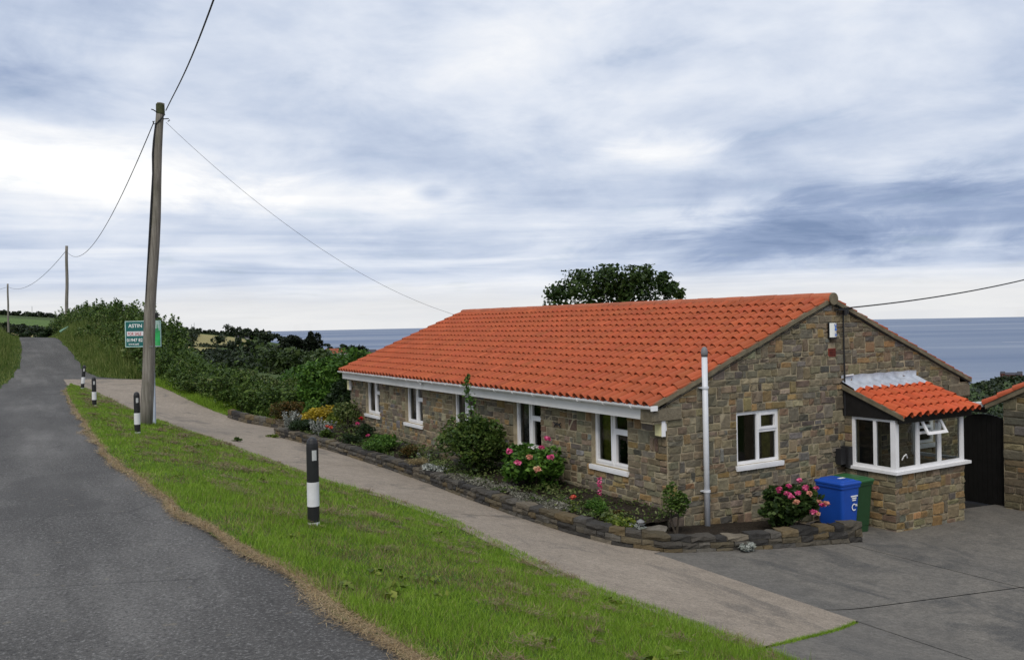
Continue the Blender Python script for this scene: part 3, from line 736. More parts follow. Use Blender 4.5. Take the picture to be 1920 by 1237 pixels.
# roof: deck, tiles, verges, ridge
def profile(t): return -.020*math.sin(math.pi*t/.36) if t < .36 else .060*max(0, math.sin(math.pi*(t-.36)/.64))**.72
TW = .22
def tile_geo(gauge, lap=.05, thick=.018, nseg=9, tw=TW):
    """pantile in (across, up-slope, out) coordinates; its lower edge stands proud of the tile below"""
    ts = [0, .09, .18, .28, .36, .40, .47, .57, .68, .79, .89, .96, 1.]; V = []
    for q, lift in ((0., .043), (gauge+lap, .004)):
        for t in ts: V.append((t*tw*1.03, q, profile(t)+lift))
    for t in ts: V.append((t*tw*1.03, .004, profile(t)+.043-thick))
    n = len(ts); F = []
    for i in range(n-1):
        F.append((i, i+1, n+i+1, n+i)); F.append((2*n+i, 2*n+i+1, i+1, i))
    V += [(0, 0, -.012), (0, gauge+lap, -.012), (tw*1.03, 0, -.012), (tw*1.03, gauge+lap, -.012)]
    F += [(0, n, 3*n+1, 3*n), (n-1, 3*n+2, 3*n+3, 2*n-1)]
    return np.array(V, float), F
roof = None
def slope_roof(parent, origin, udir, sdir_, ndir, ncol, nrow, gauge, budget, rng, tw=TW, col0=(.365, .084, .032), name='roof_tile', want=True, flip=False):
    V0, F0 = tile_geo(gauge, tw=tw)
    if flip: F0 = [f[::-1] for f in F0]
    A = np.stack([udir, sdir_, ndir]); origin = np.asarray(origin, float); VW = V0@A
    me = make_mesh(name, VW, F0, TILE, False, col=np.ones(3)); me2 = None
    items = []
    for r in range(nrow):
        for c in range(ncol):
            p = origin+udir*c*tw+sdir_*r*gauge; items.append((np.linalg.norm(p-CAM), p))
    items.sort(key=lambda t: t[0]); JV = []; JF = []; JC = []; nv = len(V0)
    for k, (d, p) in enumerate(items):
        cc = np.array(col0)*np.exp(rng.normal(0, .065))*(1+rng.normal(0, .03, 3)); cc = np.clip(cc, .01, .9)
        p = p+ndir*rng.normal(0, .0025)+sdir_*rng.normal(0, .004)
        if k < budget:
            o = link(name, me, parent, p); o.color = (*cc, 1)
        else:
            n = len(JV)*nv; JV.append(VW+p); JF += [tuple(i+n for i in f) for f in F0]; JC.append(np.tile(cc, (nv, 1)))
    if JV:
        o = M(name+'s', np.concatenate(JV), JF, TILE, parent, smooth=False, col=np.concatenate(JC)); o['kind'] = 'stuff'
rt = np.random.default_rng(8)
ux = np.array([0, 1., 0]); sF = np.array([CA, 0, SN]); nF = np.array([-SN, 0, CA])
NROW = 14; GAUGE = (HW/2-EX)/CA/NROW-.004; NCOL = 67
VY0 = -.05; TWH = (HL+.10)/NCOL
bd = B()
bd.add([(EX+.06, -.02, EZ-.05), (HW/2, -.02, rake(4)-.05), (HW/2, HL+.02, rake(4)-.05), (EX+.06, HL+.02, EZ-.05), (HW-EX-.06, -.02, EZ-.05), (HW-EX-.06, HL+.02, EZ-.05),
        (EX+.06, -.02, EZ-.09), (HW/2, -.02, rake(4)-.13), (HW/2, HL+.02, rake(4)-.13), (EX+.06, HL+.02, EZ-.09), (HW-EX-.06, -.02, EZ-.09), (HW-EX-.06, HL+.02, EZ-.09)],
       [(0, 1, 2, 3), (1, 4, 5, 2), (9, 8, 7, 6), (8, 11, 10, 7), (0, 3, 9, 6), (4, 10, 11, 5), (0, 6, 7, 1), (1, 7, 10, 4), (3, 2, 8, 9), (2, 5, 11, 8)])
roof = bd.obj('roof', DARK, house)
slope_roof(roof, (EX-.03, VY0, EZ-.045), ux, sF, nF, NCOL, NROW, GAUGE, 255, rt, tw=TWH, flip=True)
sB = np.array([-CA, 0, SN]); nB = np.array([SN, 0, CA])
slope_roof(roof, (HW-EX+.03, VY0, EZ-.045), ux, sB, nB, NCOL, NROW, GAUGE, 0, rt, tw=TWH, name='rear_roof_tile')
nr = 33; rl_ = (HL+.12)/nr
for k in range(nr):
    y0 = -.07+k*rl_; r0 = .118+.004*(k % 2); V = []; F = []
    for y in (y0, y0+rl_-.006):
        for a in range(11):
            t = math.radians(-18+216*a/10); V.append((HW/2+r0*math.cos(t), y, rake(4)-.055+r0*math.sin(t)*1.05+rt.normal(0, .002)))
    F = [(a, a+1, 11+a+1, 11+a) for a in range(10)]+[tuple(range(10, -1, -1)), tuple(range(11, 22))]
    o = M('ridge_tile', V, F, TILE, roof, smooth=False, col=np.ones(3)); cc = np.array((.36, .105, .05))*np.exp(rt.normal(0, .08)); o.color = (*cc, 1)
for side in (0, 1):
    b = B(); N = 24
    for k in range(N):
        x0, x1 = EX-.02+(HW/2-EX+.02)*k/N, EX-.02+(HW/2-EX+.02)*(k+1)/N
        q = [(x, y, rake(x)+dz+(.006*math.sin(x*31) if dz < 0 else .004*math.sin(x*23))) for x in (x0, x1) for y in (-.055-.006*math.sin(x*17), -.0) for dz in (-.10, -.022)]
        if side: q = [(HW-x, y, z) for x, y, z in q]
        b.add(q, [(0, 1, 3, 2), (4, 6, 7, 5), (0, 4, 5, 1), (2, 3, 7, 6), (0, 2, 6, 4), (1, 5, 7, 3)])
    b.obj('verge_mortar', VERGEM, house)
b = B(); b.add(*lathe(0, 0, [(.001, 0), (.115, 0), (.115, .02), (.001, .02)], 20)); V = [(HW/2+x, -.078-z, rake(4)-.05+y) for x, y, z in b.V]; M('ridge_end_mortar', V, b.F, VERGEM, house)
b = B(); b.tube([(EX, -.058, rake(EX)-.135), (HW/2, -.058, rake(4)-.135)], .008, 5); b.tube([(HW/2, -.058, rake(4)-.135), (HW-EX, -.058, rake(EX)-.135)], .012, 5); b.obj('undercloak_edge', DARK, house)

# eaves
B().box(-.275, -.25, .075, HL-.02, 2.79, 3.02).obj('fascia', FASCIA, house)
B().box(-.25, -.001, .30, HL-.05, 2.835, 2.855).obj('soffit', FASCIA, house)
def gutter(name, p0, p1, r, outv, parent, mat=UPVC):
    p0, p1 = np.asarray(p0, float), np.asarray(p1, float); V = []; n = 9; outv = np.asarray(outv, float)
    for rr in (r, r-.008):
        for p in (p0, p1):
            for a in range(n):
                t = math.pi+math.pi*a/(n-1); V.append(p+outv*rr*math.cos(t)+np.array([0, 0, rr*math.sin(t)]))
    F = [(a, a+1, n+a+1, n+a) for a in range(n-1)]+[(2*n+a, 3*n+a, 3*n+a+1, 2*n+a+1) for a in range(n-1)]
    F += [(a, 2*n+a, 2*n+a+1, a+1) for a in range(n-1)]+[(n+a, n+a+1, 3*n+a+1, 3*n+a) for a in range(n-1)]
    F += [(0, n, 3*n, 2*n), (n-1, 3*n-1, 4*n-1, 2*n-1)]
    F += [tuple(range(n))]
    return M(name, V, F, mat, parent, smooth=False)
gut = gutter('gutter', (-.345, -.10, 3.035), (-.345, HL+.07, 3.025), .058, (1, 0, 0), house)
for k in range(19):
    y = .45+k*.77; b = B(); pts = [(-.345+.064*math.cos(math.pi+math.pi*a/8), 3.033+.064*math.sin(math.pi+math.pi*a/8)) for a in range(9)]
    b.tube([(x, y, z) for x, z in pts], .011, 5); b.obj('gutter_bracket', UPVC, gut)
b = B().box(-.41, -.28, -.115, -.09, 2.965, 3.045); b.obj('gutter_end_cap', UPVC, gut)
b = B(); b.tube([(-.345, 8.9, 2.98), (-.33, 8.9, 2.93), (-.26, 8.9, 2.90)], .03, 8); b.obj('overflow_spout', UPVC, house)

# windows
def pane(V, parent):
    V = np.asarray(V, float); n = np.cross(V[1]-V[0], V[2]-V[0])
    if n@(CAM-V[0]) < 0: V = V[::-1]                     # outer face looks out of the house
    return M('pane', V, [(0, 1, 2, 3)], GLASS, parent)
def window(fn, u0, u1, v0, v1, n0, layout_, sill=(.06, .06), flip=False, name='window', curtain=None):
    """frame members, casements and panes; n0 is how far the frame stands from the wall face"""
    w = .055; d0, d1 = n0-.06, n0; fr = B(); g = lambda a, b, c: fn(a, b, c)
    fr.box(u0, u0+w, v0, v1, d0, d1, g); fr.box(u1-w, u1, v0, v1, d0, d1, g); fr.box(u0+w, u1-w, v0, v0+w, d0, d1, g); fr.box(u0+w, u1-w, v1-w, v1, d0, d1, g)
    bars, sashes, panes = layout_
    for (a, b_, c, d) in bars: fr.box(a, b_, c, d, d0, d1-.004, g)
    win = fr.obj(name, UPVC, house)
    for (a, b_, c, d) in sashes:
        s = B(); t = .042
        s.box(a, a+t, c, d, d0+.01, d1+.012, g); s.box(b_-t, b_, c, d, d0+.01, d1+.012, g); s.box(a+t, b_-t, c, c+t, d0+.01, d1+.012, g); s.box(a+t, b_-t, d-t, d, d0+.01, d1+.012, g)
        s.obj('casement', UPVC, win)
    for (a, b_, c, d) in panes:
        pane([g(a, c, n0-.035), g(b_, c, n0-.035), g(b_, d, n0-.035), g(a, d, n0-.035)], win)
    if sill: B().box(u0-sill[0], u1+sill[0], v0-.055, v0-.003, n0-.06, sill[1], g).box(u0-sill[0], u1+sill[0], v0-.085, v0-.055, sill[1]-.03, sill[1]-.004, g).obj('sill', UPVC, win)
    if curtain:
        for (a, b_, mt) in curtain:
            k = 14; V = []
            for q in range(k+1):
                u = a+(b_-a)*q/k; n = n0-.16+.03*math.sin(q*2.1)
                V += [g(u, v0+.03, n), g(u, v1, n)]
            M('curtain', V, [(2*q, 2*q+2, 2*q+3, 2*q+1) for q in range(k)], mt, win)
    return win
for i, (a, b_) in enumerate(FWIN):
    mid = a+.50; zt = 2.44; w = .055          # u grows away from the camera: the opening light is at the near end
    bars = [(mid-.03, mid+.03, WB+w, WT-w), (a+w, mid-.03, zt, zt+.055)]
    sash = [(mid+.03, b_-w+.01, WB+w-.01, WT-w+.01), (a+w-.01, mid-.03, WB+w-.01, zt)]
    panes = [(mid+.07, b_-.09, WB+.09, WT-.09), (a+w, mid-.03, zt+.055, WT-w), (a+.09, mid-.07, WB+.09, zt-.04)]
    window(FW, a, b_, WB, WT, -.085, (bars, sash, panes), (.035, .055), curtain=[[(mid+.25, b_-.05, CURTAIN)], [(mid+.3, b_-.05, LACE)], None, [(mid+.28, b_-.05, LACE)], None][i])
a, b_, v0, v1 = GH[0]; mid = a+.545; zt = 2.46; w = .055
window(GW, a, b_, v0, v1, -.03, ([(mid-.03, mid+.03, v0+w, v1-w), (mid+.03, b_-w, zt-.05, zt)], [(mid+.025, b_-w+.01, zt, v1-w+.01)],
       [(a+w, mid-.03, v0+w, v1-w), (mid+.03, b_-w, v0+w, zt-.05), (mid+.07, b_-.09, zt+.04, v1-.09)]), (.05, .06), curtain=[(b_-.25, b_-.05, CURTAIN), (mid+.06, b_-.28, LACE)])
a, b_, v0, v1 = GH[1]
window(GW, a, b_, v0, v1, -.06, ([(a+w, b_-w, 2.1, 2.15)], [], [(a+w, b_-w, v0+w, 2.1), (a+w, b_-w, 2.15, v1-w)]), (.03, .05))
b = B(); b.box(4.62, 5.42, .10, .15, .40, 2.42); b.obj('porch_door', BLACKW, house)

# soil pipe, bracket, cable on the gable, meter box, wall ornament
pipe = B().tube([(.755, -.10, .86), (.755, -.10, 3.86)], .048, 14).obj('soil_pipe', GREYPVC, house, smooth=True)
b = B(); b.add(*lathe(.755, -.10, [(.055, 3.80), (.058, 3.86), (.05, 3.92), (.03, 3.955), (.004, 3.965)], 14)); b.obj('vent_cowl', simple('pipe_cowl_grey', (.16, .16, .17), .5, .3), pipe, smooth=True)
for z in (1.55, 3.28):
    b = B(); b.add(*lathe(.755, -.10, [(.054, z-.018), (.062, z-.018), (.062, z+.018), (.054, z+.018)], 14)); b.box(.68, .74, -.06, .03, z-.01, z+.01); b.obj('pipe_bracket', GREYPVC, pipe)
b = B(); b.tube([(4.29, -.06, 4.52), (4.30, -.055, 4.0), (4.31, -.055, 3.4), (4.30, -.055, 2.55)], .016, 6); b.obj('supply_cable', CABLE, house)
b = B(); b.box(4.10, 4.30, -.12, .0, 4.53, 4.56); b.tube([(4.28, -.12, 4.55), (4.28, -.12, 4.44)], .03, 8); b.tube([(4.36, -.10, 4.56), (4.36, -.10, 4.46)], .025, 8); b.obj('cable_bracket', CABLE, house)
b = B(); b.box(4.06, 4.20, -.14, .02, 1.66, 1.95); b.box(4.22, 4.345, -.18, .02, 1.60, 1.98); b.obj('meter_box', simple('meter_box_black', (.02, .02, .022), .5, .3), house)
b = B(); b.tube([(4.34, -.06, 3.30), (4.55, -.06, 3.31)], .014, 6); b.obj('overflow_pipe', UPVC, house)
orn = B()
for pts in ([(3.30, 2.46), (3.22, 2.43), (3.12, 2.43), (3.05, 2.46)], [(3.22, 2.43), (3.28, 2.38)], [(3.12, 2.43), (3.06, 2.38)], [(3.19, 2.43), (3.17, 2.47)]): orn.tube([(-.055, u, v) for u, v in pts], .013, 5)
tag(orn.obj('wall_ornament', CABLE), 'small black lizard-like metal ornament on the front stone wall', 'ornament')
for (yy, z0, z1, lab) in ((.035, 2.53, 2.80, 'cream box lamp under the eave at the near corner of the bungalow'), (HL-.13, 2.44, 2.72, 'cream box lamp under the eave at the far end of the front wall')):
    e = E('wall_lamp', (-.14, yy, z0)); B().box(-.125, -.06, yy-.05, yy+.12, z0, z1).obj('lamp_body', CREAM, e); B().box(-.13, -.055, yy-.066, yy-.051, z0-.004, z1+.004).obj('lamp_cover', UPVC, e); B().box(-.06, .0, yy-.03, yy+.03, z0+.08, z1-.06).obj('mounting_block', UPVC, e)
    tag(e, lab, 'lamp')
# alarm box
e = E('alarm_box', (4.0, -.03, 4.03)); V = []; n = 8
for z in (4.035, 4.30):
    for k in range(n+1):
        u = 3.90+.19*k/n; V.append((u, -.045-.055*math.sin(math.pi*(.12+.76*k/n)), z))
F = [(k, k+1, n+2+k, n+1+k) for k in range(n)]+[tuple(range(n, -1, -1)), tuple(range(n+1, 2*n+2)), (0, n+1, 2*n+1, n)]
M('cover', V, F, simple('alarm_white', (.74, .76, .74), .4, .4, .05), e); B().box(3.91, 4.08, -.085, -.03, 4.0, 4.035).obj('sounder', BLACKP, e); B().box(3.892, 4.098, -.045, -.028, 4.02, 4.31).obj('back_plate', BLACKP, e)
b = B(); yb_ = -.104
b.add([(3.985, yb_, 4.28), (4.005, yb_, 4.28), (4.018, yb_, 4.235), (4.045, yb_, 4.28), (4.06, yb_+.004, 4.27), (4.024, yb_, 4.205), (4.01, yb_, 4.205)], [(0, 1, 2, 6), (2, 3, 4, 5), (2, 5, 6)])
b.box(4.0, 4.05, yb_, yb_+.004, 4.155, 4.20); b.box(4.0, 4.055, yb_, yb_+.004, 4.06, 4.082); b.box(4.0, 4.05, yb_, yb_+.004, 4.10, 4.108); b.obj('emblem', PRINTBLUE, e)
tag(e, 'white burglar alarm box with a blue emblem high on the gable', 'alarm')

# porch
PX0, PX1, PY = 4.353, 6.39, -1.074
pw_l = B().box(PX0, PX0+.25, PY+.25, -.001, .3, 1.575).box(PX0, PX0+.2, -.17, -.001, 1.575, 2.55).obj('porch_side_wall', MORTAR, house)
pw_f = B().box(PX0, PX1, PY, PY+.25, .3, 1.575).box(PX1-.2, PX1, PY+.25, -.001, .3, 1.575).obj('porch_front_wall', MORTAR, house)
rp = np.random.default_rng(21)
PF = lambda u, v, n: (u, PY-n, v); PL = lambda u, v, n: (PX0-n, u, v)
pc = courses(.44, 1.575, [], .095, .15, rp)
build_stones(quads_from(layout(PX0-.02, PX1, pc, [], rp, .12, .36)), PF, pw_f, 30, rp, .022, warm=1.)
build_stones(quads_from(layout(PY-.02, -.0, pc, [], rp, .2, .42)+[(-.17, -.0, z, z+.155) for z in np.arange(1.60, 2.5, .155)]), PL, pw_l, 0, rp, .022, warm=.6, flip=True)
# glazing of the porch
fr = B(); z0, z1 = 1.63, 2.55; w = .06
fr.box(PX0-.02, PX0+.08, PY-.02, PY+.08, z0, z1)                                   # corner post
fr.box(PX0-.01, PX0+.05, PY+.08, -.175, z0, z0+w); fr.box(PX0-.01, PX0+.05, PY+.08, -.175, z1-.045, z1); fr.box(PX0-.01, PX0+.05, -.235, -.175, z0+w, z1-.045); fr.box(PX0-.01, PX0+.05, -.685, -.63, z0+w, z1-.045)
for x0, x1 in ((4.955, 5.045), (5.60, 5.69), (PX1-.10, PX1)): fr.box(x0, x1, PY-.01, PY+.05, z0+w, z1-.045)
fr.box(PX0+.08, PX1, PY-.01, PY+.05, z0, z0+w); fr.box(PX0+.08, PX1, PY-.01, PY+.05, z1-.045, z1); fr.box(5.045, 5.60, PY-.008, PY+.05, 2.24, 2.285)
fr.box(PX1-.06, PX1, PY+.05, -.05, z0, z0+w); fr.box(PX1-.06, PX1, PY+.05, -.05, z1-.045, z1); fr.box(PX1-.06, PX1, -.06, -.001, z0, z1)
pwin = fr.obj('porch_window', UPVC, house)
for y0, y1 in ((PY+.08, -.685), (-.63, -.235)): pane([(PX0+.02, y0, z0+w), (PX0+.02, y1, z0+w), (PX0+.02, y1, z1-.045), (PX0+.02, y0, z1-.045)], pwin)
for x0, x1, a, c in ((PX0+.08, 4.955, z0+w, z1-.045), (5.045, 5.60, z0+w, 2.24), (5.69, PX1-.10, z0+w, z1-.045)): pane([(x0, PY+.02, a), (x1, PY+.02, a), (x1, PY+.02, c), (x0, PY+.02, c)], pwin)
pane([(PX1-.03, PY+.05, z0+w), (PX1-.03, -.06, z0+w), (PX1-.03, -.06, z1-.045), (PX1-.03, PY+.05, z1-.045)], pwin)
# open top-hung light
th = math.radians(30); hy, hz_ = PY-.015, z1-.03
def tl(u, v, n): return (u, hy-math.sin(th)*v-n*math.cos(th), hz_-math.cos(th)*v+n*-math.sin(th)*-1*0)
s = B(); Lh = .31
for (a, b_, c, d) in ((5.03, 5.085, 0, Lh), (5.56, 5.615, 0, Lh), (5.085, 5.56, 0, .045), (5.085, 5.56, Lh-.055, Lh)): s.box(a, b_, c, d, 0, .04, tl)
ol = s.obj('open_top_light', UPVC, pwin); pane([tl(5.085, .045, .02), tl(5.56, .045, .02), tl(5.56, Lh-.055, .02), tl(5.085, Lh-.055, .02)], pwin)
b = B(); b.tube([(4.50, PY-.03, 1.83), (4.51, PY-.06, 1.90), (4.56, PY-.07, 1.93), (4.62, PY-.05, 1.86)], .012, 6); b.obj('window_handle', simple('handle_white', (.6, .6, .6), .4, .4), pwin)
sl = B().box(PX0-.07, PX1+.13, PY-.075, PY+.06, 1.578, 1.632).box(PX0-.07, PX0+.06, PY+.06, -.115, 1.578, 1.632).obj('porch_sill', UPVC, house)
# black boards under the roof
EYP, EZP, PSL = -1.34, 2.665, .372
def pz(y): return EZP+PSL*(y-EYP)
b = B(); b.box(PX0-.02, PX1+.12, PY-.10, PY-.07, 2.49, 2.66); b.box(PX0-.045, PX1+.1, PY-.07, -.02, 2.552, 2.575); b.box(PX1+.06, PX1+.10, PY-.07, -.02, 2.575, 2.60)
for xx in (PX0-.05, PX1+.07):
    b.add([(xx, PY-.09, 2.553), (xx, -.0, 2.553), (xx, -.0, pz(0)-.05), (xx, PY-.09, pz(PY-.09)-.05), (xx+.025, PY-.09, 2.553), (xx+.025, -.0, 2.553), (xx+.025, -.0, pz(0)-.05), (xx+.025, PY-.09, pz(PY-.09)-.05)], [(0, 1, 2, 3), (7, 6, 5, 4), (0, 4, 5, 1), (3, 2, 6, 7), (0, 3, 7, 4), (1, 5, 6, 2)])
b.obj('porch_fascia', BLACKW, house)
x0, x1 = PX0-.09, PX1+.13
pr = B().add([(x0, EYP+.05, pz(EYP+.05)-.05), (x1, EYP+.05, pz(EYP+.05)-.05), (x1, -.0, pz(0)-.05), (x0, -.0, pz(0)-.05), (x0, EYP+.05, pz(EYP+.05)-.08), (x1, EYP+.05, pz(EYP+.05)-.08), (x1, 0, pz(0)-.08), (x0, 0, pz(0)-.08)], [(0, 1, 2, 3), (7, 6, 5, 4), (0, 4, 5, 1), (1, 5, 6, 2), (0, 3, 7, 4), (2, 6, 7, 3)]).obj('porch_roof', DARK, house)
pa = math.atan(PSL); slope_roof(pr, (x0, EYP, EZP-.045), np.array([1., 0, 0]), np.array([0, math.cos(pa), math.sin(pa)]), np.array([0, -math.sin(pa), math.cos(pa)]), 10, 5, .262, 60, rt, tw=(x1-x0)/10, col0=(.50, .095, .035))
b = B()
b.add([(x0-.012, EYP+.03, pz(EYP)-.10), (x0-.012, 0, pz(0)-.10), (x0-.012, 0, pz(0)-.012), (x0-.012, EYP+.03, pz(EYP)-.018), (x0+.03, EYP+.03, pz(EYP)-.10), (x0+.03, 0, pz(0)-.10), (x0+.03, 0, pz(0)-.012), (x0+.03, EYP+.03, pz(EYP)-.018)], [(3, 2, 1, 0), (4, 5, 6, 7), (0, 1, 5, 4), (2, 3, 7, 6), (0, 4, 7, 3)])
b.obj('porch_verge_mortar', VERGEM, house)
V = []; n = 60
for k in range(n+1):
    x = x0-.02+(x1-x0+.0)*k/n; t = ((x-x0)/((x1-x0)/10)) % 1.; h = profile(t)*.8
    V += [(x, -.31+.02*math.sin(k*.9), pz(-.31)+.002+h), (x, -.12, pz(-.12)+.025+h*.8), (x, -.03, pz(-.03)+.05), (x, -.035, pz(0)+.145+.006*math.sin(k*.5))]
F = [(4*k+j, 4*k+4+j, 4*k+5+j, 4*k+1+j) for k in range(n) for j in range(3)]
M('lead_flashing', V, F, LEAD, house, smooth=True)

# ------------------------------------------------------------------ outbuilding on the right, gate between
gar = E('outbuilding', (10, -3, .3)); GX0, GY0 = 8.15, -.83
GR = lambda y: 2.60+.50*(-.48-y)
M('wall', [(GX0, GY0, .0), (GX0, -6.2, .0), (GX0, -6.2, 2.45), (GX0, -3.5, GR(-3.5)-.1), (GX0, GY0, GR(GY0)-.1), (GX0+5, GY0, .0), (GX0+5, -6.2, .0), (GX0+5, -6.2, 2.45), (GX0+5, -3.5, GR(-3.5)-.1), (GX0+5, GY0, GR(GY0)-.1)],
  [(0, 1, 2, 3, 4)[::-1], (5, 6, 7, 8, 9), (0, 5, 6, 1)[::-1], (0, 4, 9, 5), (1, 6, 7, 2), (2, 7, 8, 3), (3, 8, 9, 4)], MORTAR, gar)
gwall = [o for o in gar.children][0]
rg = np.random.default_rng(31); GFN = lambda u, v, n: (GX0-n, u, v)
gcs = courses(.30, 3.3, [], .11, .19, rg)
q = quads_from(layout(-3.2, GY0, gcs, [], rg, .22, .5), top=lambda u: GR(u)-.12)
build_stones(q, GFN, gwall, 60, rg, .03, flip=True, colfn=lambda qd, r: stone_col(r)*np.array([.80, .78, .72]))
sg = math.atan(.5); grf = B().add([(GX0-.08, -.50, GR(-.50)-.06), (GX0-.08, -3.5, GR(-3.5)-.06), (GX0+5, -3.5, GR(-3.5)-.06), (GX0+5, -.50, GR(-.5)-.06), (GX0-.08, -6.4, GR(-.6)-.06), (GX0+5, -6.4, GR(-.6)-.06)], [(0, 1, 2, 3), (1, 4, 5, 2)]).obj('roof', DARK, gar)
slope_roof(grf, (GX0+5*.22-.10, -.46, GR(-.46)-.045), np.array([-1., 0, 0]), np.array([0, -math.cos(sg), math.sin(sg)]), np.array([0, math.sin(sg), math.cos(sg)]), 5, 9, .36, 45, rt, col0=(.44, .10, .045))
b = B(); N = 12
for k in range(N):
    y0, y1 = -.50-3*k/N, -.50-3*(k+1)/N
    b.add([(x, y, GR(y)+dz) for x in (GX0-.085, GX0+.0) for y in (y0, y1) for dz in (-.16, -.03)], [(0, 1, 3, 2), (4, 6, 7, 5), (0, 4, 5, 1), (2, 3, 7, 6), (0, 2, 6, 4), (1, 5, 7, 3)])
b.obj('verge_mortar', VERGEM, gar)
b = B(); b.tube([(GX0+.02, -.32, 2.545), (GX0+.05, .65, 2.555)], .022, 8); b.box(GX0-.06, GX0+.1, -.44, -.27, 2.49, 2.575); b.obj('gutter', UPVC, gar)
B().box(GX0+.06, GX0+.12, -.42, .7, 2.36, 2.50).obj('eave_beam', BLACKW, gar)
tag(gar, 'stone outbuilding with orange tiled verge at the right edge', 'outbuilding')
gt = E('arched_gate', (8.32, -.35, .42)); nb = 9; ya, yb2 = .12, -.80
def arch(y): t = (y-(ya+yb2)/2)/((ya-yb2)/2); return 2.12+.20*math.sqrt(max(0, 1-t*t*.92))
for k in range(nb):
    y0, y1 = ya+(yb2-ya)*k/nb, ya+(yb2-ya)*(k+1)/nb-(-.006); b = B()
    b.add([(x, y, z) for x in (8.30, 8.335) for y, zt_ in ((y0, arch(y0)), (y1, arch(y1))) for z in (.44, zt_)], [(0, 1, 3, 2), (4, 6, 7, 5), (0, 4, 5, 1), (2, 3, 7, 6), (0, 2, 6, 4), (1, 5, 7, 3)]); b.obj('board', GATEB, gt)
b = B()
for z in (.75, 1.3, 1.9): b.box(8.336, 8.38, yb2+.04, ya-.02, z-.05, z+.05)
b.obj('rail', GATEB, gt)
tag(gt, 'tall black arched board gate between the porch and the outbuilding', 'gate')

# ------------------------------------------------------------------ garden walls and bed
def dwarf_wall(name, label, line, h, thick, rng, hf=None, courses_n=2, side=1, budget=300):
    """low stone wall along a line: every stone its own piece, flat coping stones on top"""
    line = np.asarray(line, float); seg = np.linalg.norm(np.diff(line, axis=0), axis=1); s = np.concatenate([[0], np.cumsum(seg)]); tot = s[-1]
    P = lambda q: np.array([np.interp(q, s, line[:, 0]), np.interp(q, s, line[:, 1])])
    def T(q): d = P(min(q+.05, tot))-P(max(q-.05, 0)); return d/np.linalg.norm(d)
    e = E(name, (*P(tot/2), float(H(*P(tot/2)))))
    def pt(q, z, n):
        p = P(q); t = T(q); o = np.array([t[1], -t[0]])*side; p = p+o*n; return (p[0], p[1], float(H(*P(q)))-.03+z)
    core = B(); ns = max(6, int(tot/.3))
    for k in range(ns):
        a, b_ = tot*k/ns, tot*(k+1)/ns; ha = (hf(a) if hf else h); hb = (hf(b_) if hf else h)
        core.add([pt(a, -.1, -.02), pt(a, ha-.03, -.02), pt(a, -.1, -thick+.02), pt(a, ha-.03, -thick+.02), pt(b_, -.1, -.02), pt(b_, hb-.03, -.02), pt(b_, -.1, -thick+.02), pt(b_, hb-.03, -thick+.02)], [(0, 1, 3, 2), (4, 6, 7, 5), (0, 4, 5, 1), (2, 3, 7, 6), (0, 2, 6, 4), (1, 5, 7, 3)])
    cw = core.obj('mortar_core', simple('wall_mortar_'+name, (.07, .065, .055), .95, .1, .3, 8, .5), e)
    DK = [(.085, .078, .068), (.11, .098, .078), (.06, .057, .053), (.125, .105, .07), (.12, .112, .098), (.15, .115, .065), (.05, .048, .046), (.15, .13, .10)]
    def piece(q0, q1, z0, z1, n0, n1, top=False):
        nx = max(2, int((q1-q0)/.14)+1); V = []; g = .006
        for i in range(nx+1):
            q = q0+g+(q1-q0-2*g)*i/nx; jig = rng.normal(0, .008, 8)
            V += [pt(q, z0+g+jig[0]*.5, n0+jig[1]-.008), pt(q, z0+(z1-z0)*.5+jig[2], n0+.005+jig[3]*1.1), pt(q, z1-g+jig[4], n0-.004+jig[5]*.7), pt(q, z1-g+jig[6]+.004, n1+jig[7])]
        F = [(4*i+j, 4*i+4+j, 4*i+5+j, 4*i+1+j) for i in range(nx) for j in range(3)]+[(0, 1, 2, 3), (4*nx+3, 4*nx+2, 4*nx+1, 4*nx)]
        if side > 0: pass
        o = M('stone', V, [f[::-1] for f in F] if side < 0 else F, STONE, e, col=np.ones(3)); c = np.array(DK[rng.integers(len(DK))])*np.exp(rng.normal(0, .16))*.95; o.color = (*c, 1)
    for c in range(courses_n):
        q = 0. if c % 2 == 0 else rng.uniform(-.2, 0)
        while q < tot-.02:
            L = rng.uniform(.16, .46); a, b_ = max(q, 0), min(q+L, tot)
            if tot-b_ < .12: b_ = tot
            hh = hf((a+b_)/2) if hf else h; ch = hh/courses_n; last = c == courses_n-1
            z0_, z1_ = ch*c, ch*(c+1)+(rng.normal(0, .008) if last else 0)
            piece(a, b_, z0_, z1_, 0.0+rng.normal(0, .006), -thick*(1. if last else .5)); q = b_
    return tag(e, label, 'wall')
rw = np.random.default_rng(41)
dwarf_wall('garden_wall', 'low dark stone planter wall wrapping the flower bed along the drive', PLANTER, .30, .22, rw, courses_n=3, hf=lambda q: .30 if q < 17 else np.interp(q, [17, 18, 19.2, 20.8], [.29, .26, .31, .385]), side=1)
dwarf_wall('low_garden_wall', 'short brown stone wall at the far end of the drive', [(-2.35, 21.2), (-2.02, 19.9), (-1.4, 18.9), (-.9, 18.3)], .33, .2, rw, courses_n=2, side=1)
dwarf_wall('bed_edging', 'inner row of edging stones in the bed against the front wall', [(-.45, 10.6), (-.40, 9.2), (-.42, 7.8), (-.5, 6.6), (-.55, 5.4)], .52, .18, rw, courses_n=2, side=1)
BEDZ = .24
def bedz(x, y): return np.asarray(H(np.maximum(x, -2.1), np.clip(y, -1.4, 15.5)))+BEDZ
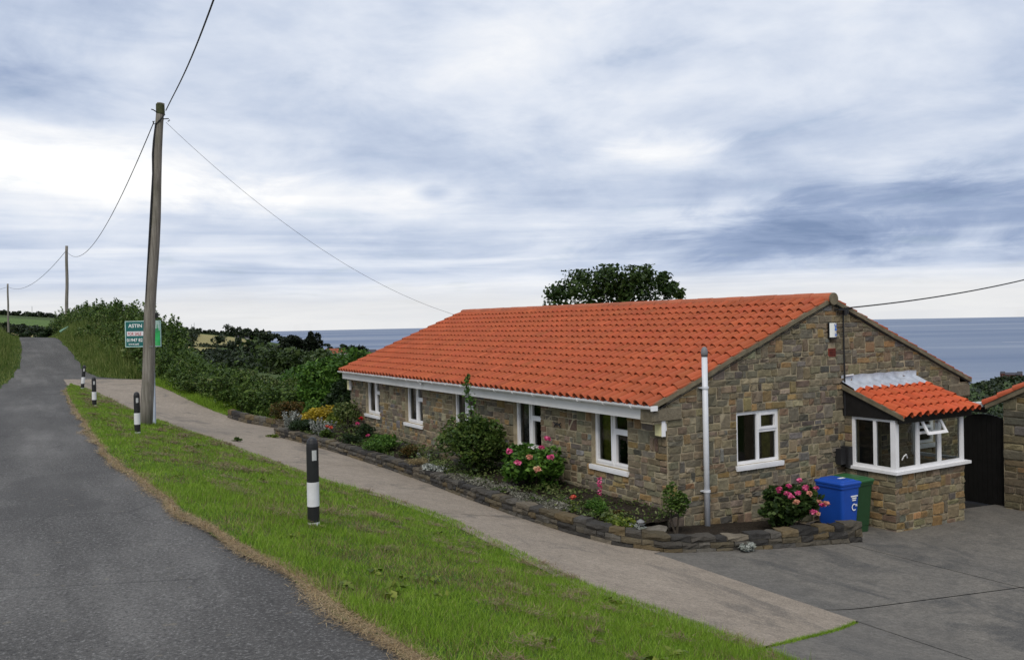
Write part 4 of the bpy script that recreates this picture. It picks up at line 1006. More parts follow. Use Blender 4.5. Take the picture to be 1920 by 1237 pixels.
def build_bed():
    V = []; n, k = 90, 9; pl = np.array(PLANTER[:10])[::-1]
    for i in range(n):
        y = -.30+16.0*i/(n-1); xo = np.interp(y, pl[:, 1], pl[:, 0])
        for j in range(k):
            x = xo+.12+(0.02-xo-.12)*j/(k-1); V.append((x, y, float(H(xo, y))+BEDZ-.03+.06*(j/(k-1))+.025*math.sin(x*9+y*5)*math.sin(y*7)))
    F = [(i*k+j, i*k+j+1, (i+1)*k+j+1, (i+1)*k+j) for i in range(n-1) for j in range(k-1)]
    structure(M('flower_bed', V, F, SOIL, smooth=True))
    V = []; n = 40
    for i in range(n):
        x = -1.30+4.0*i/(n-1); yo = np.interp(x, [-1.37, -.78, 1.08, 2.93], [-.31, -.79, -1.22, -1.46])
        for j in range(6):
            y = yo+.12+(-yo-.12+.0)*j/5; 
            if x < 0: y = yo+.12+(-.28-yo-.12)*j/5
            V.append((x, y, float(H(x, yo))+.20-.07*max(0, x)/3))
    F = [(i*6+j, (i+1)*6+j, (i+1)*6+j+1, i*6+j+1)[::-1] for i in range(n-1) for j in range(5)]
    structure(M('gable_bed', V, F, SOIL, smooth=True))
build_bed()

# ------------------------------------------------------------------ plants in the beds
def bp(x, y, dz=0.): return (x, y, float(bedz(x, y))+dz)
def flower_heads(parent, pts, r, n, leaf, mat, name='bloom'):
    for p in pts:
        P = shell(p, (r, r, r*.7), n, inner=.55, upb=.5); V, F = leaf_geo(P, leaf, .9, .6); M(name, V, F, mat, parent)
def spikes(name, label, cat, base, n, h, spread, leaf, mat, per=60, group=None, thick=.02):
    base = np.asarray(base, float); e = E(name, base); P = []; sb = B()
    for k in range(n):
        a = random.uniform(0, 6.28); r = spread*math.sqrt(random.random()); hh = h*random.uniform(.55, 1.); p0 = base+np.array([math.cos(a)*r*.5, math.sin(a)*r*.5, 0]); p1 = base+np.array([math.cos(a)*r, math.sin(a)*r, hh])
        t = RNG.uniform(.1, 1, (per, 1)); P.append(p0+(p1-p0)*t+RNG.normal(0, thick, (per, 3))); B().tube([p0, p1], .005, 4).obj('stem', BARK, e)
    V, F = leaf_geo(np.concatenate(P), leaf, .45, .3); M('foliage', V, F, mat, e)
    return tag(e, label, cat, group)
spikes('lavender_cotton', 'silvery white spiky plant at the far end of the planter wall', 'plant', bp(-1.72, 15.55), 26, .62, .36, .05, L_SILV, 90)
bush('heather_bush', 'dark green low mound between the silver plants at the far end of the bed', 'shrub', bp(-1.55, 14.7), (.45, .55), .42, 26, 3200, .05, L_DARK, clump=.4)
bush('golden_shrub', 'bright yellow leaved shrub in the bed beyond the front wall', 'shrub', bp(-.62, 16.1), (.62, .6), .78, 30, 2600, .075, L_YEL, lift=.1)
bush('lime_shrub', 'yellow green shrub right beside the golden shrub', 'shrub', bp(-.25, 15.5), (.42, .45), .62, 20, 1700, .065, L_YG, lift=.05)
spikes('silver_wormwood', 'second silver grey spiky plant in front of the golden shrub', 'plant', bp(-1.32, 13.65), 30, .55, .42, .045, L_SILV, 80)
rose = bush('rose_bush', 'tall loose rose bush with one red flower by the far front window', 'shrub', bp(-.45, 13.9), (.42, .55), 1.15, 22, 1500, .075, L_BRAMBLE, lift=.35, stems=9)
flower_heads(rose, [ray(677, 784, 24.9)], .048, 50, .05, L_REDF)
P_ = bush('coral_geranium', 'small plant with coral red flowers among the silver foliage', 'plant', bp(-1.35, 13.0), (.25, .3), .32, 10, 600, .06, L_HEDGE, stems=4)
P_['label'] = 'small plant with coral red flowers among the silver foliage'
flower_heads(P_, [(-1.40, 13.0, float(bedz(-1.4, 13))+.36), (-1.32, 12.9, float(bedz(-1.4, 13))+.33)], .055, 45, .045, L_CORAL)
P_ = bush('magenta_rose', 'dark leggy rose with magenta blooms in the middle of the bed', 'shrub', bp(-.85, 11.6), (.32, .5), .62, 14, 800, .065, L_DARK, lift=.15, stems=7)
flower_heads(P_, [bp(-.95, 11.0, .34), bp(-.8, 12.2, .56)], .048, 45, .045, L_PINK)
bush('low_rosemary', 'low dark green needle bush on the planter edge', 'shrub', bp(-1.35, 11.3), (.3, .5), .34, 14, 1600, .045, L_DARK)
bush('fern_mound', 'rounded bright green ferny mound spilling towards the planter wall', 'shrub', bp(-1.08, 9.75), (.45, .72), .50, 34, 3600, .075, L_BRIGHT, aspect=.3)
bush('red_tipped_shrub', 'small shrub with red and green leaves near the edging stones', 'shrub', bp(-.95, 8.35), (.26, .32), .40, 12, 800, .06, L_RED, lift=.06)
bush('tan_thrift', 'dry tan tuft on top of the planter wall', 'plant', bp(-1.45, 6.7, .02), (.24, .42), .22, 14, 1800, .05, L_TAN, aspect=.15, stems=0)
bush('silver_carpet', 'silver grey creeping plant beside the tan tuft', 'plant', bp(-1.25, 6.1), (.34, .5), .20, 20, 1600, .05, L_SILV, stems=0)
spikes('lambs_ear', 'pair of pale upright flower spikes behind the tan tuft', 'plant', bp(-1.1, 6.9), 3, .48, .25, .03, L_SILV, 60)
bs = bush('leafy_shrub', 'large dark green shrub in front of the middle front window with a tall shoot', 'shrub', bp(-.75, 5.35), (.80, .88), 1.35, 70, 10500, .075, L_SHRUB, lift=.10, clump=.30, stems=16, sr=.014)
base = np.array(bp(-.72, 5.5)); pts = [base+np.array(q) for q in ((0, 0, .9), (.02, .03, 1.5), (-.03, .12, 1.95), (.03, .16, 2.22))]
b = B().tube(pts, [.014, .011, .008, .004], 5); b.obj('shoot', BARK, bs)
t = RNG.uniform(0, 1, 300); P = np.stack([np.interp(t, [0, .45, .8, 1], [p[i] for p in pts]) for i in range(3)], -1)+RNG.normal(0, 1, (300, 3))*np.array([.10, .14, .06])*(1.15-t[:, None])
V, F = leaf_geo(P, .075); M('shoot_leaves', V, F, L_BRIGHT, bs)
hyd = bush('hydrangea', 'bright green hydrangea with pink heads under the second front window', 'shrub', bp(-.68, 3.1), (.60, .72), 1.02, 46, 4200, .10, L_BRIGHT, lift=.12, clump=.32, aspect=.7, stems=12)
for (px, py, dpt, mt) in ((1015, 839, 15.2, L_PINK), (1032, 857, 14.7, L_PINK), (970, 867, 14.9, L_PINK), (1026, 822, 15.5, L_PINK), (955, 846, 15.6, L_PINK), (993, 857, 14.9, L_PEACH), (1008, 880, 14.5, L_PEACH)):
    flower_heads(hyd, [ray(px, py, dpt)], .058, 60, .045, mt)
for k, (x, y, rx, ry, h) in enumerate(((-1.3, 5.0, .25, .5, .16), (-1.35, 4.05, .24, .55, .18), (-1.2, 3.3, .34, .5, .2), (-1.30, 2.3, .32, .6, .17), (-1.0, 1.9, .45, .5, .17), (-1.25, 1.35, .30, .45, .18))):
    bush('grey_ground_cover', ['grey ground cover at the foot of the large dark shrub, far end', 'grey ground cover between the large dark shrub and the hydrangea', 'grey ground cover in front of the hydrangea stems', 'grey ground cover on the planter wall just right of the hydrangea', 'wide grey ground cover behind the wall beneath the near front window', 'nearest patch of grey ground cover beside the red and yellow flower'][k], 'plant', bp(x, y, -.02), (rx, ry), h, 26, 2600, .045, L_GREY, aspect=.3, stems=0, group='grey ground cover in the bed')
P_ = spikes('snapdragon', 'single red and yellow flower near the planter edge', 'flower', bp(-1.22, .98), 3, .32, .06, .04, L_YG, 40); flower_heads(P_, [bp(-1.22, .98, .30)], .05, 40, .04, L_CORAL)
bush('green_cushion', 'small dense green cushion bush near the corner of the bed', 'shrub', bp(-1.05, .62), (.22, .26), .32, 18, 2200, .045, L_BRIGHT, aspect=.3, stems=3)
P_ = spikes('foxglove', 'thin pink flower spike against the front wall', 'flower', bp(-.5, 1.2), 1, .30, .02, .04, L_HEDGE, 40); P = np.array(bp(-.5, 1.2))+np.stack([RNG.normal(0, .018, 90), RNG.normal(0, .018, 90), RNG.uniform(.30, .62, 90)], -1); V, F = leaf_geo(P, .035, .8); M('bloom', V, F, L_PINK, P_)
bush('fennel_tuft', 'feathery green tuft under the pink flower spike', 'plant', bp(-.68, 1.0), (.15, .15), .36, 8, 700, .05, L_BRIGHT, aspect=.12, stems=3)
bush('strawberry_patch', 'low patch of yellow green leaves near the bed corner', 'plant', bp(-1.02, -.02, -.02), (.30, .40), .16, 16, 900, .075, L_YG, aspect=.8, stems=0)
bush('bronze_patch', 'low bronze leaved patch beside the green cushion', 'plant', bp(-.72, .35, -.02), (.28, .30), .20, 14, 900, .05, L_RED, stems=0)
bush('rosette_plant', 'small pale green rosette beside the garden light', 'plant', bp(-.95, -.32, -.02), (.13, .13), .14, 6, 130, .11, L_SILV, aspect=.35, stems=0)
bush('corner_sapling', 'thin green sapling at the near corner of the bungalow', 'shrub', (-.30, -.52, 1.05), (.22, .22), .80, 18, 900, .06, L_HEDGE, lift=.25, stems=5, clump=.42)
hy2 = bush('pink_hydrangea', 'hydrangea full of pink heads beside the blue bin', 'shrub', (1.95, -.80, .86), (.62, .46), .80, 46, 4200, .085, L_TREE, lift=.05, clump=.32, aspect=.7, stems=10)
for (px, py, dpt, mt) in ((1499, 901, 14.6, L_PINK), (1479, 911, 14.3, L_PINK), (1475, 925, 14.1, L_PINK), (1483, 931, 14.0, L_PINK), (1497, 924, 14.1, L_PINK), (1511, 913, 14.5, L_PINK), (1509, 917, 14.3, L_PINK), (1530, 915, 14.6, L_PINK), (1461, 917, 14.2, L_PINK), (1518, 925, 14.2, L_PEACH), (1542, 947, 14.2, L_PINK), (1525, 960, 14.0, L_PINK), (1535, 941, 14.3, L_PEACH), (1493, 941, 13.9, L_PEACH), (1550, 944, 14.2, L_PEACH), (1533, 963, 14.0, L_PEACH)):
    flower_heads(hy2, [ray(px, py, dpt)], .048, 50, .04, mt)
bush('weed_rosette', 'silvery green weed at the foot of the gable planter wall', 'plant', (.52, -1.22, float(H(.52, -1.22))), (.14, .12), .15, 7, 170, .085, L_SILV, aspect=.4, stems=0)
bush('drive_weed', 'small green weed growing in the middle of the drive', 'plant', (-3.92, 13.26, float(H(-3.92, 13.26))), (.18, .2), .12, 6, 220, .07, L_HEDGE, stems=0)
bush('drive_edge_weed', 'flat green weed at the far end of the planter wall on the drive', 'plant', (-2.35, 15.2, float(H(-2.35, 15.2))), (.2, .3), .1, 6, 240, .07, L_YG, stems=0)
n = 16000; yy = RNG.uniform(-.3, 15.6, n); xo = np.interp(yy, np.array(PLANTER[:10])[::-1][:, 1], np.array(PLANTER[:10])[::-1][:, 0]); xx = xo+.2+(-.12-xo-.2)*RNG.random(n); k = (np.sin(xx*5+yy*2.1)*np.sin(yy*3.3)+.45*RNG.normal(size=n)) > .0
P = np.stack([xx, yy, bedz(xo, yy)+.02+.20*RNG.random(n)*vn(xx, yy, 2.3, 12)], -1)
V, F = leaf_geo(P[k], .055, .5, .7); tag(M('bed_ground_cover', V, F, L_BRAMBLE), 'low mixed leaves and weeds covering the soil of the front bed', 'ground cover', kind='stuff')
# garden light and rocks
e = E('garden_light', bp(-.92, -.42)); x, y, z = bp(-.92, -.42); B().tube([(x, y, z-.05), (x, y, z+.13)], .012, 8).obj('spike', BLACKP, e); b = B(); b.add(*lathe(x, y, [(.03, z+.11), (.03, z+.15), (.065, z+.155), (.06, z+.17), (.02, z+.195), (.002, z+.20)], 14)); b.obj('cap', STEEL, e); tag(e, 'small mushroom shaped garden light at the bed corner', 'light')
def rock(name, label, c, r, seed):
    rg_ = np.random.default_rng(seed); V, F = lathe(0, 0, [(.25, -.5), (.8, -.35), (1., 0), (.85, .35), (.4, .55)], 10); V = np.array(V)*(1+rg_.normal(0, .09, (len(V), 1))); M_ = M(name, V*np.array(r)+np.array(c), F, STONE, col=np.ones(3)); M_.color = (.17, .155, .13, 1); return tag(M_, label, 'rock')
rock('rock', 'long grey rock in the bed near the house corner', bp(-.62, -.42, .03), (.26, .14, .11), 4); rock('rock', 'rounded grey rock behind the green cushion bush', bp(-.45, .75, .05), (.16, .2, .12), 6)
rock('rock', 'buff rock at the foot of the large dark shrub', bp(-.95, 4.5, .04), (.16, .2, .11), 9)

# ------------------------------------------------------------------ bins
def bin_(name, label, x0, x1, y0, y1, zb, h, body, lid, marks):
    e = E(name, ((x0+x1)/2, (y0+y1)/2, zb)); t = .045
    def ringz(f, z, r=.05, n=4):
        a0, a1, b0, b1 = x0+f, x1-f, y0+f*.8, y1-f*.5; out = []
        for cx, cy, st in ((a1-r, b1-r, 0), (a0+r, b1-r, 90), (a0+r, b0+r, 180), (a1-r, b0+r, 270)):
            for k in range(n): q = math.radians(st+90*k/(n-1)); out.append((cx+r*math.cos(q), cy+r*math.sin(q), z))
        return out
    rings = [ringz(.07, zb+.02), ringz(.062, zb+.12), ringz(.055, zb+.14), ringz(.012, zb+h-.10), ringz(-.008, zb+h-.095), ringz(-.012, zb+h-.05), ringz(.0, zb+h-.045)]
    n = len(rings[0]); V = [p for r in rings for p in r]; F = [(i*n+j, i*n+(j+1) % n, (i+1)*n+(j+1) % n, (i+1)*n+j) for i in range(len(rings)-1) for j in range(n)]+[tuple(range(n-1, -1, -1)), tuple(range((len(rings)-1)*n, len(rings)*n))]
    M('body', V, F, body, e)
    rings = [ringz(-.022, zb+h-.044), ringz(-.026, zb+h-.015), ringz(-.005, zb+h+.004), ringz(.05, zb+h+.012, .04), ringz(.075, zb+h+.03, .04), ringz(.12, zb+h+.036, .04)]
    V = [p for r in rings for p in r]; F = [(i*n+j, i*n+(j+1) % n, (i+1)*n+(j+1) % n, (i+1)*n+j) for i in range(len(rings)-1) for j in range(n)]+[tuple(range(n-1, -1, -1)), tuple(range((len(rings)-1)*n, len(rings)*n))]
    M('lid', V, F, lid, e)
    b = B(); b.tube([(x0+.06, y1+.05, zb+h-.03), (x1-.06, y1+.05, zb+h-.03)], .016, 8); b.box(x0+.1, x0+.13, y1-.03, y1+.05, zb+h-.05, zb+h-.02); b.box(x1-.13, x1-.1, y1-.03, y1+.05, zb+h-.05, zb+h-.02); b.obj('handle', body, e)
    for xx in (x0+.015, x1-.055): b = B(); V, F = lathe(0, 0, [(.02, 0), (.095, 0), (.1, .01), (.1, .03), (.095, .04), (.02, .04)], 16); M('wheel', [(xx+v[2], y1-.03+v[0], zb+.10+v[1]) for v in V], F, RUBBER, e)
    if marks:
        b = B(); yf = lambda z: y0+(.055*.8)*(1-(z-zb)/(h-.1))+.002-.006
        cx = x1-.17
        for k, (w_, z) in enumerate(((.085, .69), (.055, .655), (.045, .62))): zz = zb+z; b.box(cx-w_, cx+w_, yf(zz)-.002, yf(zz)+.006, zz-.010, zz+.010)
        zc = zb+.50; r0, r1 = .042, .062
        for k in range(16):
            a0, a1 = math.radians(20+290*k/16), math.radians(20+290*(k+1)/16); b.add([(cx+r*math.cos(a), yf(zc)-.003, zc+r*math.sin(a)) for a, r in ((a0, r0), (a0, r1), (a1, r1), (a1, r0))], [(0, 1, 2, 3)])
        b.add([(cx+.022, yf(zc)-.003, zc+.012), (cx+.085, yf(zc)-.003, zc+.012), (cx+.07, yf(zc)-.003, zc+.055)], [(0, 1, 2)]); b.obj('printed_mark', WHITEP, e)
        B().box((x0+x1)/2-.02, (x0+x1)/2+.12, y0+.22, y0+.28, zb+h+.034, zb+h+.040).obj('lid_label', WHITEP, e)
    return tag(e, label, 'bin', 'wheeled bins by the porch')
bin_('wheeled_bin', 'blue wheeled recycling bin with white recycling mark', 2.92, 3.40, -1.08, -.50, .64, .93, BLUEBIN, BLUEBIN, True)
bin_('wheeled_bin', 'dark green wheeled bin between the blue bin and the porch', 3.48, 3.96, -.92, -.34, .58, .95, GREENBIN, GREENLID, False)

# ------------------------------------------------------------------ bollards
def bollard(x, y, lab, tilt=0., h=1.0):
    z = float(H(x, y))-.02; e = E('bollard', (x, y, z)); r = .066
    def tl_(V): return [(x+(vx-x)+math.sin(tilt)*(vz-z), vy, vz) for vx, vy, vz in V]
    segs = [('white_band', WHITEB, [(r, 0), (r, .09)]), ('black_band', BLACKP, [(r, .09), (r, .26)]), ('white_band', WHITEB, [(r+.001, .26), (r+.001, .52)]), ('post', BLACKP, [(r, .52), (r, .90), (r*.96, .935), (r*.82, .968), (r*.55, .99), (r*.2, 1.), (.001, 1.001)])]
    for nm, mt, pr_ in segs:
        V, F = lathe(x, y, [(a, z+q*h) for a, q in pr_], 22); M(nm, tl_(V), F, mt, e, smooth=False)
    V, F = [], []
    for k in range(7):
        a = math.radians(-112+44*k/6)
        for q in (.755, .865): V.append((x+(r+.003)*math.cos(a), y+(r+.003)*math.sin(a), z+q*h))
    M('reflector', tl_(V), [(2*k, 2*k+2, 2*k+3, 2*k+1) for k in range(6)], REFLECT, e)
    return tag(e, lab, 'bollard', 'black and white bollards along the grass verge')
bollard(-6.42, -1.54, 'nearest black and white bollard, large in the middle of the verge', .004, 1.03)
bollard(-6.73, 10.25, 'black and white bollard standing just in front of the wooden pole', 0, .99)
bollard(-6.8, 19.7, 'black and white bollard second from the far end of the verge', .0, .98)
bollard(-6.51, 28.29, 'farthest black and white bollard, leaning at the tip of the verge', .10, 1.0)

# ------------------------------------------------------------------ poles, wires, sign
def pole(base, top, r0, r1, lab, detail=True):
    base, top = np.asarray(base, float), np.asarray(top, float); e = E('utility_pole', base); n = 14
    pts = [base+(top-base)*k/n+np.array([.02*math.sin(k*.9), .015*math.cos(k*1.3), 0])*(1 if 0 < k < n else 0) for k in range(n+1)]; pts[0] = base-np.array([0, 0, .3])
    B().tube(pts, [r0+(r1-r0)*k/n for k in range(n+1)], 18).obj('shaft', POLEW, e, smooth=True)
    if detail:
        f = lambda q: base+(top-base)*q
        b = B(); p = f(.965); b.tube([p+np.array([-.07, -.06, .03]), p+np.array([-.20, -.1, .09]), p+np.array([-.24, -.1, .09])], .014, 6); b.obj('step_iron', CABLE, e)
        b = B(); p = f(.95); b.tube([p+np.array([.05, -.06, .0]), p+np.array([.20, -.1, .02]), p+np.array([.23, -.1, -.02]), p+np.array([.18, -.1, -.06])], .014, 6); b.obj('hook', CABLE, e)
        b = B(); p = f(.935); b.tube([p+np.array([-.05, -.07, .02]), p+np.array([-.17, -.12, -.04]), p+np.array([-.19, -.12, .04])], .014, 6); b.obj('hook', CABLE, e)
        lf = lambda q, k=1.: f(q)+np.array([-(r0+(r1-r0)*q)*.92*k-.012, -.05, 0])
        b = B(); b.tube([f(.965)+np.array([.10, -.08, .0]), f(.945)+np.array([-.02, -.13, 0]), lf(.93), lf(.88, 1.25), lf(.84, 1.3), lf(.78), lf(.6), lf(.5), lf(.42), lf(.36, .8), lf(.30, .3)], [.02, .02, .026, .03, .03, .026, .026, .026, .024, .02, .015], 7); b.obj('conduit', CABLE, e)
        b = B(); p = f(.975); b.add(*lathe(p[0], p[1], [(r1+.012, p[2]-.08), (r1+.016, p[2]-.05), (r1+.012, p[2]+.19), (r1*.6, p[2]+.215)], 14)); b.obj('pole_cap', simple('mossy_cap', (.06, .065, .035), .9, .1, .3, 20), e)
        B().box(*(lambda q: (q[0]+.12, q[0]+.19, q[1]-.05, q[1]+.02, q[2], q[2]+.13))(f(.335))).obj('junction_box', BLACKP, e)
        B().box(*(lambda q: (q[0]-.02, q[0]+.07, q[1]-.165, q[1]-.155, q[2], q[2]+.03))(f(.245))).obj('number_plate', STEEL, e)
    return tag(e, lab, 'pole', 'wooden utility poles along the lane')
P1B, P1T = np.array([-6.05, 14.13, 1.84]), np.array([-5.50, 13.87, 10.47])
pole(P1B, P1T, .168, .098, 'tall leaning weathered utility pole in front of the estate sign')
pole((-4.31, 73.1, 3.6), (-4.15, 73.1, 11.68), .15, .11, 'second utility pole rising from the roadside hedge', False)
P3 = ray(14, 560, 147); pole((P3[0], P3[1], float(TZ(P3[0], P3[1])[0])-.2), ray(14.5, 532, 147), .17, .13, 'farthest utility pole at the left edge above the road', False)
def wire(lab, pts, r, n=40, name='overhead_cable'):
    pts = np.asarray(pts, float); k = len(pts); s = np.linspace(0, 1, k); t = np.linspace(0, 1, n); c = [np.polyfit(s, pts[:, i], min(k-1, 3)) for i in range(3)]
    V, F = tube(np.stack([np.polyval(q, t) for q in c], -1), r, 6); return tag(M(name, V, F, CABLE), lab, 'cable', 'overhead cables')
def sagged(a, b_, sag, n=7): a, b_ = np.asarray(a, float), np.asarray(b_, float); return [a+(b_-a)*q-np.array([0, 0, sag*4*q*(1-q)]) for q in np.linspace(0, 1, n)]
wire('thick black cable rising from the near pole over the lane', [P1T+np.array([.1, -.05, -.25]), (-6.05, 6.86, 9.71), (-6.80, .6, 8.95), (-8.3, -14, 9.0), (-9.8, -30, 10.6)], .014)
wire('sagging cable between the near pole and the second pole', sagged(P1T+np.array([-.19, -.1, -.52]), (-4.2, 73.1, 11.25), 1.7), .013)
wire('sagging cable between the second and the farthest pole', sagged((-4.25, 73.1, 11.2), ray(14, 537, 147), 1.5), .02)
wire('short cable leaving the farthest pole to the left', sagged(ray(14, 538, 147), ray(-120, 560, 160), .5), .02)
wire('thin cable from the near pole down to the far gable of the bungalow', sagged(P1T+np.array([.12, 0, -.5]), (4.0, 14.95, 4.62), .75), .0045)
wire('black service cable from the gable top to the right edge', sagged((4.30, -.08, 4.57), (16.5, .6, 6.05), .22), .014)
sg_ = E('estate_sign', (-5.82, 14.75, 1.8)); A_ = ray(234, 602, 24.0); B_ = ray(301.5, 604, 23.95); C_ = ray(234, 651, 24.0)
su = (B_-A_); su[2] = 0; SWD = np.linalg.norm(su); su /= SWD; SHT = abs(A_[2]-C_[2]); sn = np.array([su[1], -su[0], 0]); 
if sn@(CAM-A_) < 0: sn = -sn
SO = np.array([A_[0], A_[1], C_[2]])
sf = lambda u, v, n: SO+su*u+np.array([0, 0, v])+sn*n
B().box(0, SWD, 0, SHT, -.012, 0, sf).obj('board', TEAL, sg_)
b = B(); t_ = .022; b.box(0, SWD, 0, t_, .0005, .004, sf); b.box(0, SWD, SHT-t_, SHT, .0005, .004, sf); b.box(0, t_, t_, SHT-t_, .0005, .004, sf); b.box(SWD-t_, SWD, t_, SHT-t_, .0005, .004, sf); b.obj('border', simple('sign_border', (.42, .60, .58), .5, .3), sg_)
B().box(SWD*.70, SWD-.03, .03, SHT*.62, .0005, .003, sf).obj('picture', SGREEN, sg_); B().box(SWD*.70, SWD-.03, SHT*.62, SHT-.03, .0005, .003, sf).obj('picture_sky', SPALE, sg_)
b = B(); b.add([sf(SWD*u, SHT*v, .0045) for u, v in ((.80, .62), (.86, .70), (.93, .72), (.94, .62), (.90, .56), (.82, .55))], [(0, 5, 4, 3, 2, 1)]); b.add([sf(SWD*u, SHT*v, .0045) for u, v in ((.885, .72), (.89, .86), (.905, .86), (.91, .72))], [(3, 2, 1, 0)]); b.obj('picture_shape', simple('sign_shape_green', (.04, .30, .12), .5, .3), sg_)
B().box(.05, SWD*.62, SHT*.43, SHT*.60, .0005, .003, sf).obj('sale_strip', simple('sign_strip', (.72, .70, .74), .5, .3), sg_)
def text(body, u, v, size, mat, parent, nme='lettering', xs=1.):
    cu = bpy.data.curves.new('t', 'FONT'); cu.body = body; cu.size = size; cu.extrude = .0; cu.resolution_u = 3; cu.offset = size*.018
    ob = bpy.data.objects.new('t', cu); COLL.objects.link(ob); dg = bpy.context.evaluated_depsgraph_get(); me = bpy.data.meshes.new_from_object(ob.evaluated_get(dg))
    V = [sf(u+q.co.x*xs, v+q.co.y, .006) for q in me.vertices]; F = [tuple(p.vertices) for p in me.polygons]
    bpy.data.objects.remove(ob); bpy.data.curves.remove(cu); bpy.data.meshes.remove(me)
    return M(nme, V, F, mat, parent)
text('ASTIN', .10, SHT*.75, .135, WHITEP, sg_, xs=1.05); text('FOR SALE', .075, SHT*.455, .115, REDP, sg_, xs=.78); text('01947 82', .045, SHT*.21, .125, WHITEP, sg_, xs=.95); text('www.asti', .09, SHT*.085, .08, WHITEP, sg_)
pb_ = sf(SWD*.685, 0, -.03); gz = float(H(pb_[0], pb_[1])); B().box(SWD*.69, SWD*.775, gz-SO[2]-.2, SHT*.86, -.062, -.0135, sf).obj('post', POSTW, sg_)
tag(sg_, 'teal and white estate agent for sale board on a pale post behind the pole', 'sign')

# ------------------------------------------------------------------ hedges, trees and bushes near by
hedge('bramble_hedge', 'mixed bramble hedge along the right side of the drive', 'hedge', [(-2.2, 32.6, .9), (-2.2, 30, .85), (-1.9, 27.5, .85), (-1.55, 25.2, .9), (-1.1, 23, .95), (-.3, 20.9, 1.), (.6, 19.6, 1.05)], 1.22, 1.6, 330, 46000, .11, L_HEDGE, mat2=L_BRAMBLE, cl=(.3, .62))
hedge('field_edge_hedge', 'yellow green scrub rising behind the bramble hedge', 'hedge', [(1.0, 33, .9), (1.2, 29, .9), (1.8, 26, 1.), (2.6, 23.5, 1.0), (3.4, 21.5, 1.1)], .7, 2.2, 120, 13000, .12, L_BRAMBLE, cl=(.35, .75))
hedge('roadside_hedge', 'tall hedge on the bank beside the lane behind the sign', 'hedge', [(-1.9, 32.8, .8), (-2.1, 36, 1.0), (-2.3, 40, 1.12), (-2.7, 45, 1.0), (-3.0, 50, .85), (-3.3, 56, .7), (-3.8, 66, .75), (-4.6, 78, .8)], 1.45, 1.7, 330, 42000, .14, L_HEDGE, mat2=L_BRAMBLE, cl=(.35, .75))
hedge('bank_scrub', 'low scrub and nettles on the grassy bank below the roadside hedge', 'scrub', [(-2.6, 33.4, 1.3), (-3.3, 36, 1.1), (-3.7, 39, .8), (-3.8, 42, .9), (-4.0, 47, .7), (-4.3, 53, .6)], .95, 1.5, 170, 15000, .12, L_HEDGE, mat2=L_BRAMBLE, cl=(.4, .8))
hedge('lane_end_hedge', 'dark hedge closing the view where the lane turns', 'hedge', [(-4.6, 72, 1), (-6.5, 74, .9), (-8.5, 77, .75), (-10, 82, .7)], .75, 1.6, 70, 7000, .17, L_DARK, cl=(.4, .8))
hedge('left_hedge', 'low hedge on the left bank of the lane', 'hedge', [(-12.6, 30, .8), (-12.1, 36, .95), (-11.6, 42, .9), (-11.4, 50, .7), (-11.5, 60, .6)], 1.7, 1.4, 130, 14000, .13, L_BRAMBLE, cl=(.4, .8))
bush('broad_bush', 'big bright green broad-leaved bush at the far end of the bungalow', 'bush', (1.6, 19.2, .3), (2.0, 1.7), 3.25, 130, 26000, .15, L_BRIGHT, clump=.27, stems=14, sr=.03, lift=.2)
bush('elder_bush', 'dark bush in the shade between the hedge and the far gable', 'bush', (1.0, 17.0, .5), (1.3, 1.1), 2.3, 70, 12000, .12, L_DARK, clump=.3, stems=8, sr=.025)
bush('young_ash', 'pale green sapling in front of the dark bush', 'shrub', (-.15, 17.7, .75), (.5, .45), 1.15, 22, 1900, .10, L_BRIGHT, lift=.35, stems=6)
bush('rusty_shrub', 'rusty green shrub behind the short brown wall', 'shrub', (-.75, 19.0, .9), (.75, .7), .95, 30, 3400, .08, L_RED, lift=.05)
bush('hazel_bush', 'mid green bush beyond the hedge, left of the broad bush', 'bush', (4.9, 33, .0), (2.6, 2.2), 2.9, 60, 9000, .2, L_BRIGHT, clump=.3, stems=6, sr=.03)
bush('copper_bush', 'brownish bush beside the mid green bush beyond the hedge', 'bush', (7.2, 34, -.6), (1.7, 1.6), 2.9, 36, 5200, .2, leaf_mat('copper_leaf', (.02, .014, .008), (.05, .035, .015), (.08, .075, .03)), clump=.33, stems=5, sr=.03)
def tree(name, label, base, h, trunk_h, crown, nclump, nleaf, leaf, mat, r0=.14, clump=.26, group=None, cat='tree', off=(0, 0), limbs=9, up=.45):
    base = np.asarray(base, float); e = E(name, base); c = base+np.array([off[0], off[1], trunk_h+(h-trunk_h)*.5]); rr = np.array([crown[0], crown[1], (h-trunk_h)*.5])
    P, cc = crown_points(c, rr, nclump, nleaf, clump); V, F = leaf_geo(P, leaf, up=up); M('crown', V, F, mat, e)
    b = B(); top = base+np.array([off[0]*.6, off[1]*.6, trunk_h+(h-trunk_h)*.45]); b.tube([base-np.array([0, 0, .2]), base*.6+top*.4+np.array([.05, 0, 0]), top], [r0, r0*.7, r0*.4], 9)
    for k in range(limbs):
        t_ = cc[random.randrange(len(cc))]; s_ = base+(top-base)*random.uniform(.45, .95); b.tube([s_, (s_+t_)/2+np.array([0, 0, .1]), t_], [r0*.35, r0*.22, r0*.08], 5)
    b.obj('trunk', BARK, e); return tag(e, label, cat, group)
tc_ = ray(1152, 560, 33); tb = (tc_[0], tc_[1], float(TZ(tc_[0], tc_[1])[0]))
syc = tree('sycamore_tree', 'dark green tree showing above the ridge of the bungalow', tb, 5.35-tb[2], 1.6, (2.7, 2.5), 95, 6000, .17, L_TREE, clump=.24)
